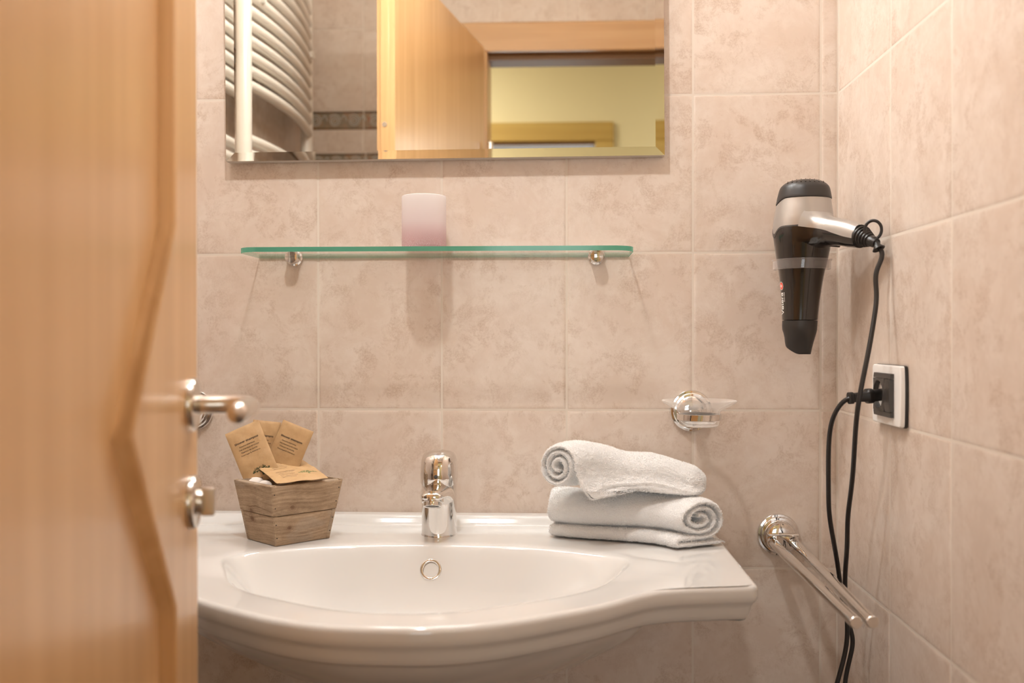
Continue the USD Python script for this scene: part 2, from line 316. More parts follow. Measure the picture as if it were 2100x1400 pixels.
def scrolls(tile, a, b, to_world):
    """spiral ornaments in low relief on a border tile"""
    n = max(1, round((b - a) / 0.066)); 
    for k in range(n):
        cx, cz, sgn = a + (k + 0.5) * (b - a) / n, 1.793, 1
        th = np.linspace(0, 2.4 * 2 * np.pi, 60)
        rr = 0.003 + 0.017 * th / th[-1]
        p = np.stack([cx + rr * np.cos(th), cz + rr * np.sin(th), np.full_like(th, 0.0006)], 1)
        tail = np.stack([cx + 0.02 + np.linspace(0, 0.018, 10), cz + 0.016 * np.sin(np.linspace(0, np.pi, 10)), np.full(10, 0.0006)], 1)
        m = cat(tube(p, 0.0017, 6), tube(tail[1:], 0.0015, 6))
        part('scroll', tm(to_world(np.array(m.vertices)), m.faces), M_SCROLL, tile)
def plate(v, x): return v
tiled_wall('wall_back', 'pink beige mottled tile wall behind the washbasin and mirror', BACK_X,
           lambda v: np.stack([v[:, 0], -v[:, 2], v[:, 1]], 1), box3(-1.32, 0.1, 0.0009, 0.10, -0.1, 2.5))
tiled_wall('wall_right', 'pink beige mottled tile wall with the power socket', RIGHT_Y,
           lambda v: np.stack([-v[:, 2], v[:, 0], v[:, 1]], 1)[:, [0, 1, 2]], box3(0.0009, 0.10, -1.46, 0.0009, -0.1, 2.5))
tiled_wall('wall_left', 'mottled tile wall behind the towel radiator', LEFT_Y,
           lambda v: np.stack([-1.22 + v[:, 2], v[:, 0], v[:, 1]], 1), box3(-1.2213, -1.32, -1.46, 0.0013, -0.1, 2.5), border=scrolls)
DOOR_X0, DOOR_X1, DOOR_Z = -0.655, -0.035, 2.0
wf = cat(box3(-1.32, DOOR_X0 - 0.02, -1.4613, -1.63, -0.1, 2.5), box3(DOOR_X1 + 0.02, 0.1, -1.4613, -1.63, -0.1, 2.5), box3(DOOR_X0 - 0.02, DOOR_X1 + 0.02, -1.4613, -1.63, DOOR_Z + 0.02, 2.5))
tiled_wall('wall_front', 'mottled tile wall with scroll border and the doorway, seen in the mirror', FRONT_X,
           lambda v: np.stack([v[:, 0], -1.46 + v[:, 2], v[:, 1]], 1), wf, opening=(DOOR_X0 - 0.02, DOOR_X1 + 0.02, DOOR_Z + 0.02), border=scrolls)
def struct(name, mesh, m, label, smooth=30):
    p = part(name, mesh, m, None, smooth=smooth, kind='structure'); return tag(p, label, 'room')
struct('floor', box3(-3.2, 1.5, -4.6, 0.12, -0.12, 0.0), M_FLOOR, 'brown tiled floor of bathroom and corridor')
struct('ceiling', box3(-3.2, 1.5, -4.6, 0.12, 2.5, 2.6), M_WHITE, 'white plaster ceiling over bathroom and corridor')
FAR_Y = -2.87
OX0, OX1 = -0.98, -0.266
wfar = cat(box3(-2.6, OX0, FAR_Y, FAR_Y - 0.12, 0, 2.5), box3(OX1, 1.0, FAR_Y, FAR_Y - 0.12, 0, 2.5), box3(OX0, OX1, FAR_Y, FAR_Y - 0.12, 2.005, 2.5))
struct('wall_corridor', wfar, M_YELLOW, 'yellow plaster wall across the corridor, seen in the mirror')
struct('wall_corridor_end', cat(box3(-2.6, -2.7, -1.5, -4.6, 0, 2.5), box3(1.0, 1.1, -1.5, -4.6, 0, 2.5)), M_YELLOW, 'yellow plaster end walls of the corridor')
struct('wall_corridor_near', cat(box3(-2.6, -1.32, -1.52, -1.63, 0, 2.5), box3(0.1, 1.0, -1.52, -1.63, 0, 2.5)), M_YELLOW, 'yellow plaster corridor wall beside the bathroom doorway')
struct('wall_far_room', box3(-2.6, 1.0, -4.5, -4.6, 0, 2.5), M_WHITE, 'pale wall of the room beyond the corridor')
# door frames
t1 = thing('trim_1', 'beech door frame around the bathroom doorway, seen in the mirror', 'door frame', kind='structure')
AY0, AY1 = -1.46, -1.442
part('lintel', rbox(DOOR_X0 - 0.088, 0.0, AY0, AY1, DOOR_Z - 0.003, DOOR_Z + 0.086, 0.004), M_BEECH_H, t1)
part('jamb', rbox(DOOR_X0 - 0.088, DOOR_X0, AY0, AY1, 0, DOOR_Z - 0.003, 0.004), M_BEECH, t1)
part('jamb', rbox(DOOR_X1, 0.0, AY0, AY1, 0, DOOR_Z - 0.003, 0.004), M_BEECH, t1)
part('lining', box3(DOOR_X0 - 0.02, DOOR_X0, AY0, -1.635, 0, DOOR_Z + 0.02), M_BEECH, t1)
part('lining', box3(DOOR_X1, DOOR_X1 + 0.02, AY0, -1.635, 0, DOOR_Z + 0.02), M_BEECH, t1)
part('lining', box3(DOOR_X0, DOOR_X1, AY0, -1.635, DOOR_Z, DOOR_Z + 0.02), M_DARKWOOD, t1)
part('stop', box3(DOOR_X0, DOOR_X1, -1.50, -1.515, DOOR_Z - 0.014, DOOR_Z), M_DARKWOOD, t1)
t2 = thing('trim_2', 'ochre wooden door frame across the corridor, seen in the mirror', 'door frame', kind='structure')
part('lintel', rbox(OX0 - 0.085, OX1 + 0.083, FAR_Y, FAR_Y + 0.02, 2.003, 2.088, 0.004), M_OCHRE, t2)
part('jamb', rbox(OX0 - 0.085, OX0, FAR_Y, FAR_Y + 0.02, 0, 2.003, 0.004), M_OCHRE, t2)
part('jamb', rbox(OX1, OX1 + 0.083, FAR_Y, FAR_Y + 0.02, 0, 2.003, 0.004), M_OCHRE, t2)
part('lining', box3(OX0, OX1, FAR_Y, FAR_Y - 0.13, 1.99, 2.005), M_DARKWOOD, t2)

# ------------------------------------------------------------------ lamps
lamp = thing('mirror_lamp', 'wall lamp with one long tube above the mirror', 'lamp', (-0.627, 0, 1.99))
part('back_plate', rbox(-0.897, -0.357, -0.02, -0.001, 1.975, 2.015, 0.004), M_CHROME, lamp)
for s in (-1, 1): part('end_cap', tube([(-0.627 + s * 0.255, -0.075, 1.99), (-0.627 + s * 0.27, -0.075, 1.99)], 0.019, 20), M_CHROME, lamp)
for s in (-1, 1): part('arm', tube([(-0.627 + s * 0.262, -0.018, 1.99), (-0.627 + s * 0.262, -0.060, 1.99)], 0.007, 12), M_CHROME, lamp)
part('tube', tube([(-0.882, -0.075, 1.99), (-0.627, -0.075, 1.99), (-0.372, -0.075, 1.99)], 0.016, 12), M_EMIT, lamp, smooth=60)

for sx_ in (-0.97, -0.66):
    sp_ = thing('ceiling_spot', 'white ceiling spot lamp ' + ('next to the left wall' if sx_ < -0.9 else 'over the middle of the room'), 'lamp', (sx_, -0.74, 2.42), group='ceiling spots')
    ax_ = np.array([0, math.sin(math.radians(46)), -math.cos(math.radians(46))]); o_ = np.array([sx_, -0.74, 2.36]) - ax_ * 0.003
    part('shade', lathe([(0.046, 0.004), (0.047, 0.0), (0.047, -0.05), (0.038, -0.062), (0.012, -0.064), (0.012, -0.058), (0.036, -0.056), (0.044, -0.047), (0.044, -0.001), (0.046, 0.004)], o_, ax_, 32, False, False), M_ENAMEL, sp_)
    part('stem', tube([o_ - ax_ * 0.06, o_ - ax_ * 0.06 + np.array([0, 0, 0.03]), np.array([o_[0], (o_ - ax_ * 0.06)[1], 2.499])], 0.008, 12), M_ENAMEL, sp_)

# ------------------------------------------------------------------ open door (door_1)
DA = np.array([-0.803, -0.617]); DS = np.array([0.195, -0.9808]); DN = np.array([0.9808, 0.195])
def dw(s, n, z):                       # door coordinates: s from the free edge to the hinge, n out of the leaf, z up
    return np.array([DA[0] + DS[0] * s + DN[0] * n, DA[1] + DS[1] * s + DN[1] * n, z])
def dmesh(m):
    v = np.array(m.vertices); return tm(np.stack([DA[0] + DS[0] * v[:, 0] + DN[0] * v[:, 1], DA[1] + DS[1] * v[:, 0] + DN[1] * v[:, 1], v[:, 2]], 1), m.faces)
door = thing('door_1', 'open beech door with a raised zigzag edged panel, at the left of the photo', 'door', (DA[0], DA[1], 0), kind='structure')
DZ0, DZ1, DL = 0.008, 1.995, 0.80
part('leaf', dmesh(rbox(0.0, DL, -0.034, -0.0135, DZ0, DZ1, 0.0015)), M_BEECH, door)
part('rebate', dmesh(rbox(0.012, DL - 0.012, -0.047, -0.034, DZ0, DZ1 - 0.012, 0.001)), M_BEECH, door)
zig = np.array([(0.104, DZ1), (0.104, 1.2236), (0.266, 1.0565), (0.1065, 0.8906), (0.1065, DZ0)])
tan = np.gradient(zig, axis=0)
segs = np.diff(zig, axis=0); segs /= np.linalg.norm(segs, axis=1)[:, None]
nrm2 = np.stack([-segs[:, 1], segs[:, 0]], 1)           # towards +s
mit = []
for i in range(len(zig)):
    a = nrm2[max(i - 1, 0)]; b = nrm2[min(i, len(nrm2) - 1)]; m_ = a + b; m_ /= np.linalg.norm(m_); mit.append(m_ / max(m_ @ a, 0.3))
mit = np.array(mit)
cols = [[(0.0, -0.0135, z) for s, z in zig], [(0.0, -0.002, z) for s, z in zig], [(0.002, 0.0, z) for s, z in zig]]
for a in np.linspace(0, np.pi / 2, 9):
    cols.append([(zig[i, 0] + mit[i, 0] * (0.006 * math.sin(a)), -0.005 * (1 - math.cos(a)), zig[i, 1] + (mit[i, 1] * 0.006 * math.sin(a) if 0 < i < 4 else 0)) for i in range(5)])
cols.append([(zig[i, 0] + mit[i, 0] * 0.010, -0.0135, zig[i, 1] + (mit[i, 1] * 0.010 if 0 < i < 4 else 0)) for i in range(5)])
part('raised_panel', dmesh(loft(np.array(cols), False, False, closed=False)), M_BEECH, door, smooth=35)
part('plug_cap', lathe([(0.006, 0), (0.006, 0.001), (0.004, 0.0014)], dw(0, -0.024, 1.597), (-DS[0], -DS[1], 0), 16), M_NICKEL, door)
def rosette(z):
    return lathe([(0.0255, 0), (0.0255, 0.004), (0.0245, 0.0062), (0.0225, 0.0072), (0.013, 0.0075)], dw(0.043, 0.0, z), (DN[0], DN[1], 0), 48)
hnd = part('lever_handle', cat(rosette(1.0622), tube(spline([dw(0.043, 0.006, 1.0622), dw(0.043, 0.03, 1.0622), dw(0.046, 0.046, 1.0622), dw(0.060, 0.056, 1.0622), dw(0.09, 0.058, 1.0620), dw(0.128, 0.057, 1.0615), dw(0.150, 0.055, 1.061)], 60), np.r_[np.full(15, 0.0088), np.linspace(0.0088, 0.0095, 41), [0.009, 0.0075, 0.005, 0.002]], 20)), M_NICKEL, door)
tr = part('thumb_turn', cat(rosette(0.9706), lathe([(0.012, 0.007), (0.0115, 0.012), (0.0095, 0.013)], dw(0.043, 0, 0.9706), (DN[0], DN[1], 0), 32), dmesh(rbox(0.039, 0.047, 0.01, 0.023, 0.957, 0.984, 0.002))), M_NICKEL, door)
part('hinge', tube([dw(DL - 0.004, 0.006, 1.62), dw(DL - 0.004, 0.006, 1.71)], 0.008, 16), M_NICKEL, door)
part('hinge', tube([dw(DL - 0.004, 0.006, 0.26), dw(DL - 0.004, 0.006, 0.35)], 0.008, 16), M_NICKEL, door)

# ------------------------------------------------------------------ towel radiator (seen in the mirror)
rad = thing('towel_radiator', 'white enamelled towel radiator with bowed tubes, seen in the mirror', 'radiator', (-1.22, -1.0, 0.7))
RX, RY0, RY1 = -1.172, -0.711, -1.284
for y in (RY0, RY1):
    part('post', lathe([(0.010, 0.70), (0.0165, 0.702), (0.018, 0.706), (0.018, 2.12), (0.0165, 2.124), (0.010, 2.126)], (RX, y, 0), (0, 0, 1), 28), M_ENAMEL, rad, smooth=40)
zt = []
for z0, n in ((1.715, 11), (1.377, 7), (0.98, 7)):
    zt += [z0 + 0.0352 * k for k in range(n)] if z0 > 1.6 else [z0 + 0.0352 * k for k in range(n)]
for z in zt:
    a = np.linspace(0, 1, 26)
    arc = np.stack([RX + 0.004 + 0.028 * (1 - (2 * a - 1) ** 2), RY0 + (RY1 - RY0) * a, np.full_like(a, z)], 1)
    part('tube', tube(arc, 0.0125, 12), M_ENAMEL, rad, smooth=60)
for y in (RY0, RY1):
    for z in (1.93, 0.85):
        part('bracket', tube([(-1.219, y + (0.055 if y < -1 else -0.055), z), (RX + 0.035, y + (0.055 if y < -1 else -0.055), z)], 0.011, 14), M_ENAMEL, rad)

# ------------------------------------------------------------------ mirror
mir = thing('wall_mirror', 'large rectangular mirror with sloping polished edges on the wall over the glass shelf', 'mirror', (-0.6268, 0, 1.41))
MW, MH, MB = 0.3510, 0.50, 0.0140
ang = math.atan2(0.0041, 0.702); cz0 = 1.41025
def mw(u, v, d):                       # u across, v up from the lower edge, d out of the wall
    return np.array([-0.6268 + u * math.cos(ang) - v * math.sin(ang), -d, cz0 + u * math.sin(ang) + v * math.cos(ang)])
D0, D1 = 0.0200, 0.0206
inn = [(-MW + MB, MB), (MW - MB, MB), (MW - MB, MH - MB), (-MW + MB, MH - MB)]
out = [(-MW, 0), (MW, 0), (MW, MH), (-MW, MH)]
part('mirror_face', (np.array([mw(u, v, D0) for u, v in inn]), np.array([[0, 1, 2], [0, 2, 3]])), M_MIRROR, mir, smooth=False)
for k in range(4):
    q = [mw(*inn[k], D0), mw(*out[k], D1), mw(*out[(k + 1) % 4], D1), mw(*inn[(k + 1) % 4], D0)]
    part('bevel', (np.array(q), np.array([[0, 1, 2], [0, 2, 3]])), M_MIRROR, mir, smooth=False)
bk = []
for d in (0.0015, 0.0204):
    bk.append([mw(u, v, d) for u, v in [(-MW, 0), (MW, 0), (MW, MH), (-MW, MH)]])
part('backing', loft(bk, True, False), plain('mirror_edge', (0.62, 0.56, 0.50), 0.3), mir, smooth=False)

# ------------------------------------------------------------------ glass shelf
SZ0, SZ1 = 1.2531, 1.2610
sh = thing('glass_shelf', 'narrow clear glass shelf with green front edge under the mirror', 'shelf', (-0.63, 0, SZ0))
sp = Polygon([(-0.929, -0.003), (-0.929, -0.124), (-0.331, -0.124), (-0.331, -0.003)])
rr = 0.032
sp = sbox(-0.929 + rr, -0.124 + rr, -0.331 - rr, -0.003).buffer(rr, 12).intersection(sbox(-1, -0.13, 0, -0.003))
pc = np.array(sp.exterior.coords)[:-1]
if Polygon(pc).exterior.is_ccw is False: pc = pc[::-1]
ins = np.array(sp.buffer(-0.0012, join_style=2).exterior.coords)[:-1]
def ring_z(p, z): return np.c_[p, np.full(len(p), z)]
top = prism(sp.buffer(-0.001), SZ1 - SZ0 - 0.0006); top.apply_translation((0, 0, SZ0 + 0.0003))
part('glass_pane', top, M_PANE, sh, smooth=False)
part('ground_edge', loft([ring_z(pc, SZ0 + 0.0004), ring_z(pc, SZ1 - 0.0004)], False, False), M_EDGE, sh, smooth=60, label='green ground glass edge')
pin = np.array(sp.exterior.offset_curve(0).coords)[:-1]
for x in (-0.8716, -0.3825):
    part('bracket', cat(lathe([(0.0135, 0.0), (0.0135, 0.004), (0.011, 0.006), (0.011, 0.022), (0.010, 0.0245), (0.005, 0.0255)], (x, 0, 1.2545), (0, -1, 0), 32)), M_CHROME, sh)

# ------------------------------------------------------------------ candle glass
cx, cy, cz = -0.6524, -0.060, SZ1 + 0.0004
cg = thing('candle_glass', 'frosted glass candle holder fading to pink, on the glass shelf', 'candle holder', (cx, cy, cz))
R = 0.0345
H = 0.0825
prof = [(0.004, 0.0), (R - 0.004, 0.0), (R - 0.001, 0.001), (R, 0.004), (R, H - 0.001), (R - 0.0008, H), (R - 0.0022, H), (R - 0.003, H - 0.001), (R - 0.003, 0.009), (R - 0.006, 0.006), (0.004, 0.0058)]
part('glass', lathe(prof, (cx, cy, cz), (0, 0, 1), 64, True, True), M_FROST, cg, smooth=40)
tl = part('tealight', lathe([(0.018, 0.0065), (0.0188, 0.0075), (0.0188, 0.022), (0.0182, 0.0225), (0.0178, 0.020), (0.006, 0.0195)], (cx + 0.006, cy - 0.006, cz), (0, 0, 1), 40), M_ALU, cg)
part('wick', lathe([(0.0008, 0.0195), (0.0007, 0.028)], (cx + 0.006, cy - 0.006, cz), (0, 0, 1), 8), M_INK, tl)

# ------------------------------------------------------------------ washbasin
BX = -0.6238
ZT = 0.828
half = [(0, -0.577), (0.05, -0.5745), (0.10, -0.561), (0.155, -0.5315), (0.195, -0.503), (0.232, -0.4745), (0.258, -0.449), (0.280, -0.4285), (0.305, -0.4135), (0.335, -0.405), (0.38, -0.397), (0.4195, -0.3895)]
hx = np.array(half); ss = np.r_[0, np.cumsum(np.linalg.norm(np.diff(hx, axis=0), axis=1))]
fr = CubicSpline(ss, hx, bc_type=(((1, (1.0, 0.0))), (2, (0.0, 0.0))))(np.linspace(0, ss[-1], 90))
outl = np.vstack([fr, [(0.4195, -0.002)], [(-0.4195, -0.002)], np.c_[-fr[::-1, 0], fr[::-1, 1]][:-1]])
op = Polygon(outl).buffer(-0.012).buffer(0.012, 10)
op = op.union(sbox(-0.4195, -0.05, 0.4195, -0.002))
bowl_half = [(0, -0.1746), (0.08, -0.1785), (0.16, -0.193), (0.225, -0.217), (0.262, -0.239), (0.275, -0.262), (0.262, -0.315), (0.232, -0.378), (0.19, -0.430), (0.13, -0.478), (0.065, -0.511), (0, -0.5215)]
bh = np.array(bowl_half); full = np.vstack([bh, np.c_[-bh[::-1, 0], bh[::-1, 1]][1:-1], bh[:1]])
sb = np.r_[0, np.cumsum(np.linalg.norm(np.diff(full, axis=0), axis=1))]
bw = CubicSpline(sb, full, bc_type='periodic')(np.linspace(0, sb[-1], 500))[:-1]
BC = np.array([0.0, -0.345])
NB = 420
def resample(poly, n):
    r_ = poly.exterior; return np.array([r_.interpolate(i / n, normalized=True).coords[0] for i in range(n)])
oc = resample(op, NB)
# keep true corners of the outline
def polar_hit(curve, th):
    d = curve - BC; a = np.arctan2(d[:, 1], d[:, 0]); r_ = np.linalg.norm(d, axis=1); o = np.argsort(a)
    a, r_ = a[o], r_[o]; a = np.r_[a[-1] - 2 * np.pi, a, a[0] + 2 * np.pi]; r_ = np.r_[r_[-1], r_, r_[0]]
    return np.interp(th, a, r_)
dv = oc - BC; th = np.arctan2(dv[:, 1], dv[:, 0]); ro = np.linalg.norm(dv, axis=1)
o_ = np.argsort(th); th, ro = th[o_], ro[o_]
rb = polar_hit(bw, th)
dirs = np.stack([np.cos(th), np.sin(th)], 1)
kd = cKDTree(bw)
def smooth01(t): t = np.clip(t, 0, 1); return t * t * (3 - 2 * t)
def bowl_depth(p):
    d = kd.query(p)[0]
    d = np.sqrt(d * d + 0.009 ** 2) - 0.009
    side = smooth01((np.abs(p[:, 0]) - 0.10) / 0.16); front = smooth01((-p[:, 1] - 0.25) / 0.2)
    L = 0.030 + 0.035 * side + 0.020 * front
    return 0.118 * (1 - np.exp(-d / L)) + 0.0
def deck_z(p):
    led = 0.015 * (1 - smooth01((-p[:, 1] - 0.030) / 0.016))
    d = kd.query(p)[0]
    flank = smooth01((np.abs(p[:, 0]) - 0.12) / 0.14) * smooth01((-p[:, 1] - 0.26) / 0.1)
    dish = 0.006 * flank * np.exp(-(d / 0.05) ** 2)
    return ZT + led - dish - 0.0012 * np.exp(-d / 0.006)
rings = []
for t in np.r_[0.02, np.linspace(0.08, 0.8, 16), np.linspace(0.83, 1.0, 16)]:
    p = BC + dirs * (rb * t)[:, None]
    z = deck_z(p) - bowl_depth(p) * (1.0)
    rings.append(np.c_[p, z])
RO = 0.007
for t in np.r_[np.linspace(0.03, 0.3, 10), np.linspace(0.35, 1.0, 40)]:
    r_ = rb + (ro - RO - rb) * t
    p = BC + dirs * r_[:, None]
    rings.append(np.c_[p, deck_z(p)])
# outward inset of the outline along its own normals
pe = BC + dirs * ro[:, None]
tg = np.roll(pe, -1, 0) - np.roll(pe, 1, 0); tg /= np.linalg.norm(tg, axis=1)[:, None]
no = np.stack([tg[:, 1], -tg[:, 0]], 1)
zt_edge = deck_z(pe)
for a in np.linspace(15, 90, 6):
    a = math.radians(a)
    rings.append(np.c_[pe - no * RO * (1 - math.sin(a)), zt_edge - RO * (1 - math.cos(a))])
base_z = np.full(NB, ZT)
wall_side = pe[:, 1] > -0.004
for drop, ins_ in ((0.013, 0.0), (0.018, 0.0008), (0.0215, 0.003), (0.0245, 0.006), (0.029, 0.0085), (0.036, 0.0105), (0.042, 0.0135), (0.045, 0.0165), (0.0465, 0.021)):
    rings.append(np.c_[pe - no * (ins_ * np.where(wall_side, 0, 1))[:, None], base_z - drop])
BC2 = np.array([0.0, -0.30])
body = np.c_[0.31 * np.cos(th), 0.0 * th]
last = rings[-1][:, :2]
d2 = last - BC2; rl = np.linalg.norm(d2, axis=1)
# ellipse that the wings narrow to
ea = np.arctan2(d2[:, 1], d2[:, 0])
re = 1 / np.sqrt((np.cos(ea) / 0.300) ** 2 + (np.sin(ea) / 0.268) ** 4 ** 0.5)
re = np.minimum(re, rl * 0.985)
u2 = d2 / rl[:, None]
for k, (sc, drop) in enumerate(((0.5, 0.0475), (1.0, 0.0485), (1.0, 0.053))):
    rr_ = rl + (re * (1 if k < 2 else 0.985) - rl) * sc
    rings.append(np.c_[BC2 + u2 * rr_[:, None], base_z - drop])
for sc, drop in ((0.95, 0.064), (0.88, 0.078), (0.79, 0.094), (0.69, 0.110), (0.57, 0.125), (0.43, 0.138), (0.27, 0.147), (0.12, 0.151)):
    rings.append(np.c_[BC2 + u2 * (re * sc)[:, None], base_z - drop])
R3 = np.array(rings); R3[:, :, 0] += BX
# keep the back of the lower body off the wall
R3[:, :, 1] = np.minimum(R3[:, :, 1], -0.002)
basin = thing('washbasin', 'wide white ceramic washbasin with bowed front under the mirror', 'sink', (BX, 0, ZT))
part('ceramic_body', loft(R3, True, True), M_CERAMIC, basin, smooth=50)
# overflow ring and drain
oy, oz = -0.1905, 0.7945
onrm = np.array([0.02, -0.94, 0.34]); onrm /= np.linalg.norm(onrm)
oc_ = np.array([-0.6255, oy, oz])
part('overflow_ring', lathe([(0.0155, -0.004), (0.0155, 0.0012), (0.0148, 0.0022), (0.0128, 0.0026), (0.0112, 0.0020), (0.0105, 0.0008), (0.0105, -0.004)], oc_, onrm, 40, False, False), M_CHROME, basin, smooth=50, label='chrome overflow ring')
part('overflow_hole', lathe([(0.0108, 0.0009), (0.0095, 0.0004), (0.0080, 0.0002)], oc_, onrm, 32, False, True), plain('overflow_metal', (0.30, 0.25, 0.21), 0.45, metallic=0.5), basin)
pd = np.array([[0, -0.30]]); zd = float(deck_z(pd)[0] - bowl_depth(pd)[0])
part('drain', lathe([(0.031, -0.004), (0.031, 0.002), (0.028, 0.0035), (0.022, 0.001), (0.02, 0.003), (0.006, 0.006)], (BX, -0.30, zd), (0, 0, 1), 40), M_CHROME, basin)

# ------------------------------------------------------------------ mixer tap
fx, fy, fz = -0.6238, -0.105, ZT
tap = thing('mixer_tap', 'chrome single lever mixer tap standing on the washbasin', 'tap', (fx, fy, fz))
part('body', lathe([(0.0272, 0.0), (0.0272, 0.002), (0.0266, 0.004), (0.0263, 0.03), (0.0262, 0.078), (0.0262, 0.084)], (fx, fy, fz - 0.0008), (0, 0, 1), 64, True, True), M_CHROME, tap, smooth=40)
def ell(c, u, v, ru, rv, n=48, p=2.0):
    t = np.arange(n) * 2 * np.pi / n; ct, st = np.cos(t), np.sin(t)
    return np.asarray(c) + (np.sign(ct) * abs(ct) ** (2 / p) * ru)[:, None] * np.asarray(u) + (np.sign(st) * abs(st) ** (2 / p) * rv)[:, None] * np.asarray(v)
rg = []
for y, z, rx, rz in ((-0.004, 0.0600, 0.0258, 0.0190), (-0.022, 0.0635, 0.0250, 0.0160), (-0.036, 0.0665, 0.0228, 0.0125), (-0.050, 0.0685, 0.0198, 0.0096), (-0.062, 0.0695, 0.0176, 0.0080), (-0.072, 0.0695, 0.0164, 0.0072), (-0.0790, 0.0690, 0.0145, 0.0060), (-0.0815, 0.0686, 0.0100, 0.0040)):
    rg.append(ell((fx - 0.0012, fy + y, fz + z), (1, 0, 0), (0, 0.10, 1), rx, rz, 48, 2.5))
part('spout', loft(rg), M_CHROME, tap, smooth=50)
ad = np.array([0, -0.36, -0.933]); ao = np.array([fx - 0.0014, fy - 0.0635, fz + 0.0720])
aer = part('aerator', lathe([(0.0158, 0.0), (0.0160, 0.0125), (0.0155, 0.0138), (0.0132, 0.0140), (0.0130, 0.0190), (0.0124, 0.0200), (0.0108, 0.0198), (0.0104, 0.0188)], ao, ad, 48, True, False), M_CHROME, tap, smooth=35)
part('aerator_screen', lathe([(0.0105, 0.0189), (0.004, 0.0184)], ao, ad, 24), M_GREYPLASTIC, aer)
rg = []
for z, fwd_, rx, rb_, tilt in ((0.0805, 0.030, 0.0275, 0.0268, 0.008), (0.0820, 0.0312, 0.0282, 0.0276, 0.008), (0.092, 0.0335, 0.0284, 0.0277, 0.007), (0.102, 0.0330, 0.0277, 0.0270, 0.005), (0.112, 0.0305, 0.0266, 0.0258, 0.003), (0.1185, 0.0270, 0.0248, 0.0240, 0.002), (0.1225, 0.0225, 0.0222, 0.0212, 0.001), (0.1255, 0.0150, 0.0165, 0.0165, 0.000), (0.1272, 0.005, 0.007, 0.008, 0.0)):
    t = np.arange(64) * 2 * np.pi / 64
    sx, sy = np.cos(t), np.sin(t)
    yy = np.where(sy < 0, sy * fwd_, sy * rb_)
    rg.append(np.stack([fx + rx * np.sign(sx) * abs(sx) ** 0.9, fy + yy, fz + z + tilt * (yy / 0.03)], 1))
lev = part('lever_cap', loft(rg), M_CHROME, tap, smooth=60)
part('indicator', lathe([(0.0029, 0.0), (0.0029, 0.0012), (0.002, 0.0016)], (fx - 0.001, fy - 0.0330, fz + 0.091), (0, -1, 0.12), 20), M_GREYPLASTIC, lev)

# ------------------------------------------------------------------ towels
def towel_sheet(center_fn, ns, L, th, nt=64, seed=0, amp=0.0016):
    """a thick cloth: center_fn(i/ns array S, t array) -> (c, z) arrays; lofted along the roll axis"""
    S = np.linspace(0, 1, ns); Tt = np.linspace(0, 1, nt)
    SS, TT = np.meshgrid(S, Tt, indexing='ij')
    c, z = center_fn(SS, TT)
    dc = np.gradient(c, axis=0); dz = np.gradient(z, axis=0); l = np.hypot(dc, dz) + 1e-9
    nc, nz = -dz / l, dc / l
    edge = 1 - (np.abs(2 * TT - 1)) ** 14
    hth = th / 2 * np.sqrt(np.clip(edge, 0, 1) * 0.96 + 0.04)
    endt = np.sqrt(np.clip(np.minimum(SS, 1 - SS) * ns / 5.0, 0.04, 1)); hth = hth * endt
    a = np.stack([c + nc * hth, z + nz * hth], -1); b = np.stack([c - nc * hth, z - nz * hth], -1)
    ring_cz = np.concatenate([a, b[:, ::-1]], axis=1)
    ring_t = np.concatenate([TT, TT[:, ::-1]], axis=1)
    return ring_cz, ring_t
def build_towel(ring_cz, ring_t, axis_pts, zfun, seed, amp):
    """axis_pts: plan points the roll axis runs through; the cross-section turns with it"""
    ap = np.array(axis_pts, float); kk = np.linspace(0, 1, len(ap)); cs = CubicSpline(kk, ap)
    sm = cs(np.linspace(0, 1, 400)); l = np.r_[0, np.cumsum(np.linalg.norm(np.diff(sm, axis=0), axis=1))]; l /= l[-1]
    u = np.interp(ring_t, l, np.linspace(0, 1, 400))
    c = cs(u); d = cs(u, 1); d /= np.linalg.norm(d, axis=-1, keepdims=True)
    cr = np.stack([d[..., 1], -d[..., 0]], -1)
    xy = c + cr * ring_cz[..., :1]
    P_ = np.concatenate([xy, (ring_cz[..., 1] + zfun(ring_t))[..., None]], -1)
    m = loft(P_, True, True)
    v = np.array(m.vertices)
    nrm = trimesh.Trimesh(v, m.faces, process=False).vertex_normals
    dsp = amp * (meshkit.fbm(v * 38 + seed, 3, seed) - 0.5) * 2 + 0.0011 * (meshkit.fbm(v * 260 + seed, 2, seed + 5) - 0.5) * 2
    m = trimesh.Trimesh(v + nrm * dsp[:, None], m.faces, process=False)
    if m.volume < 0: m.invert()
    return m
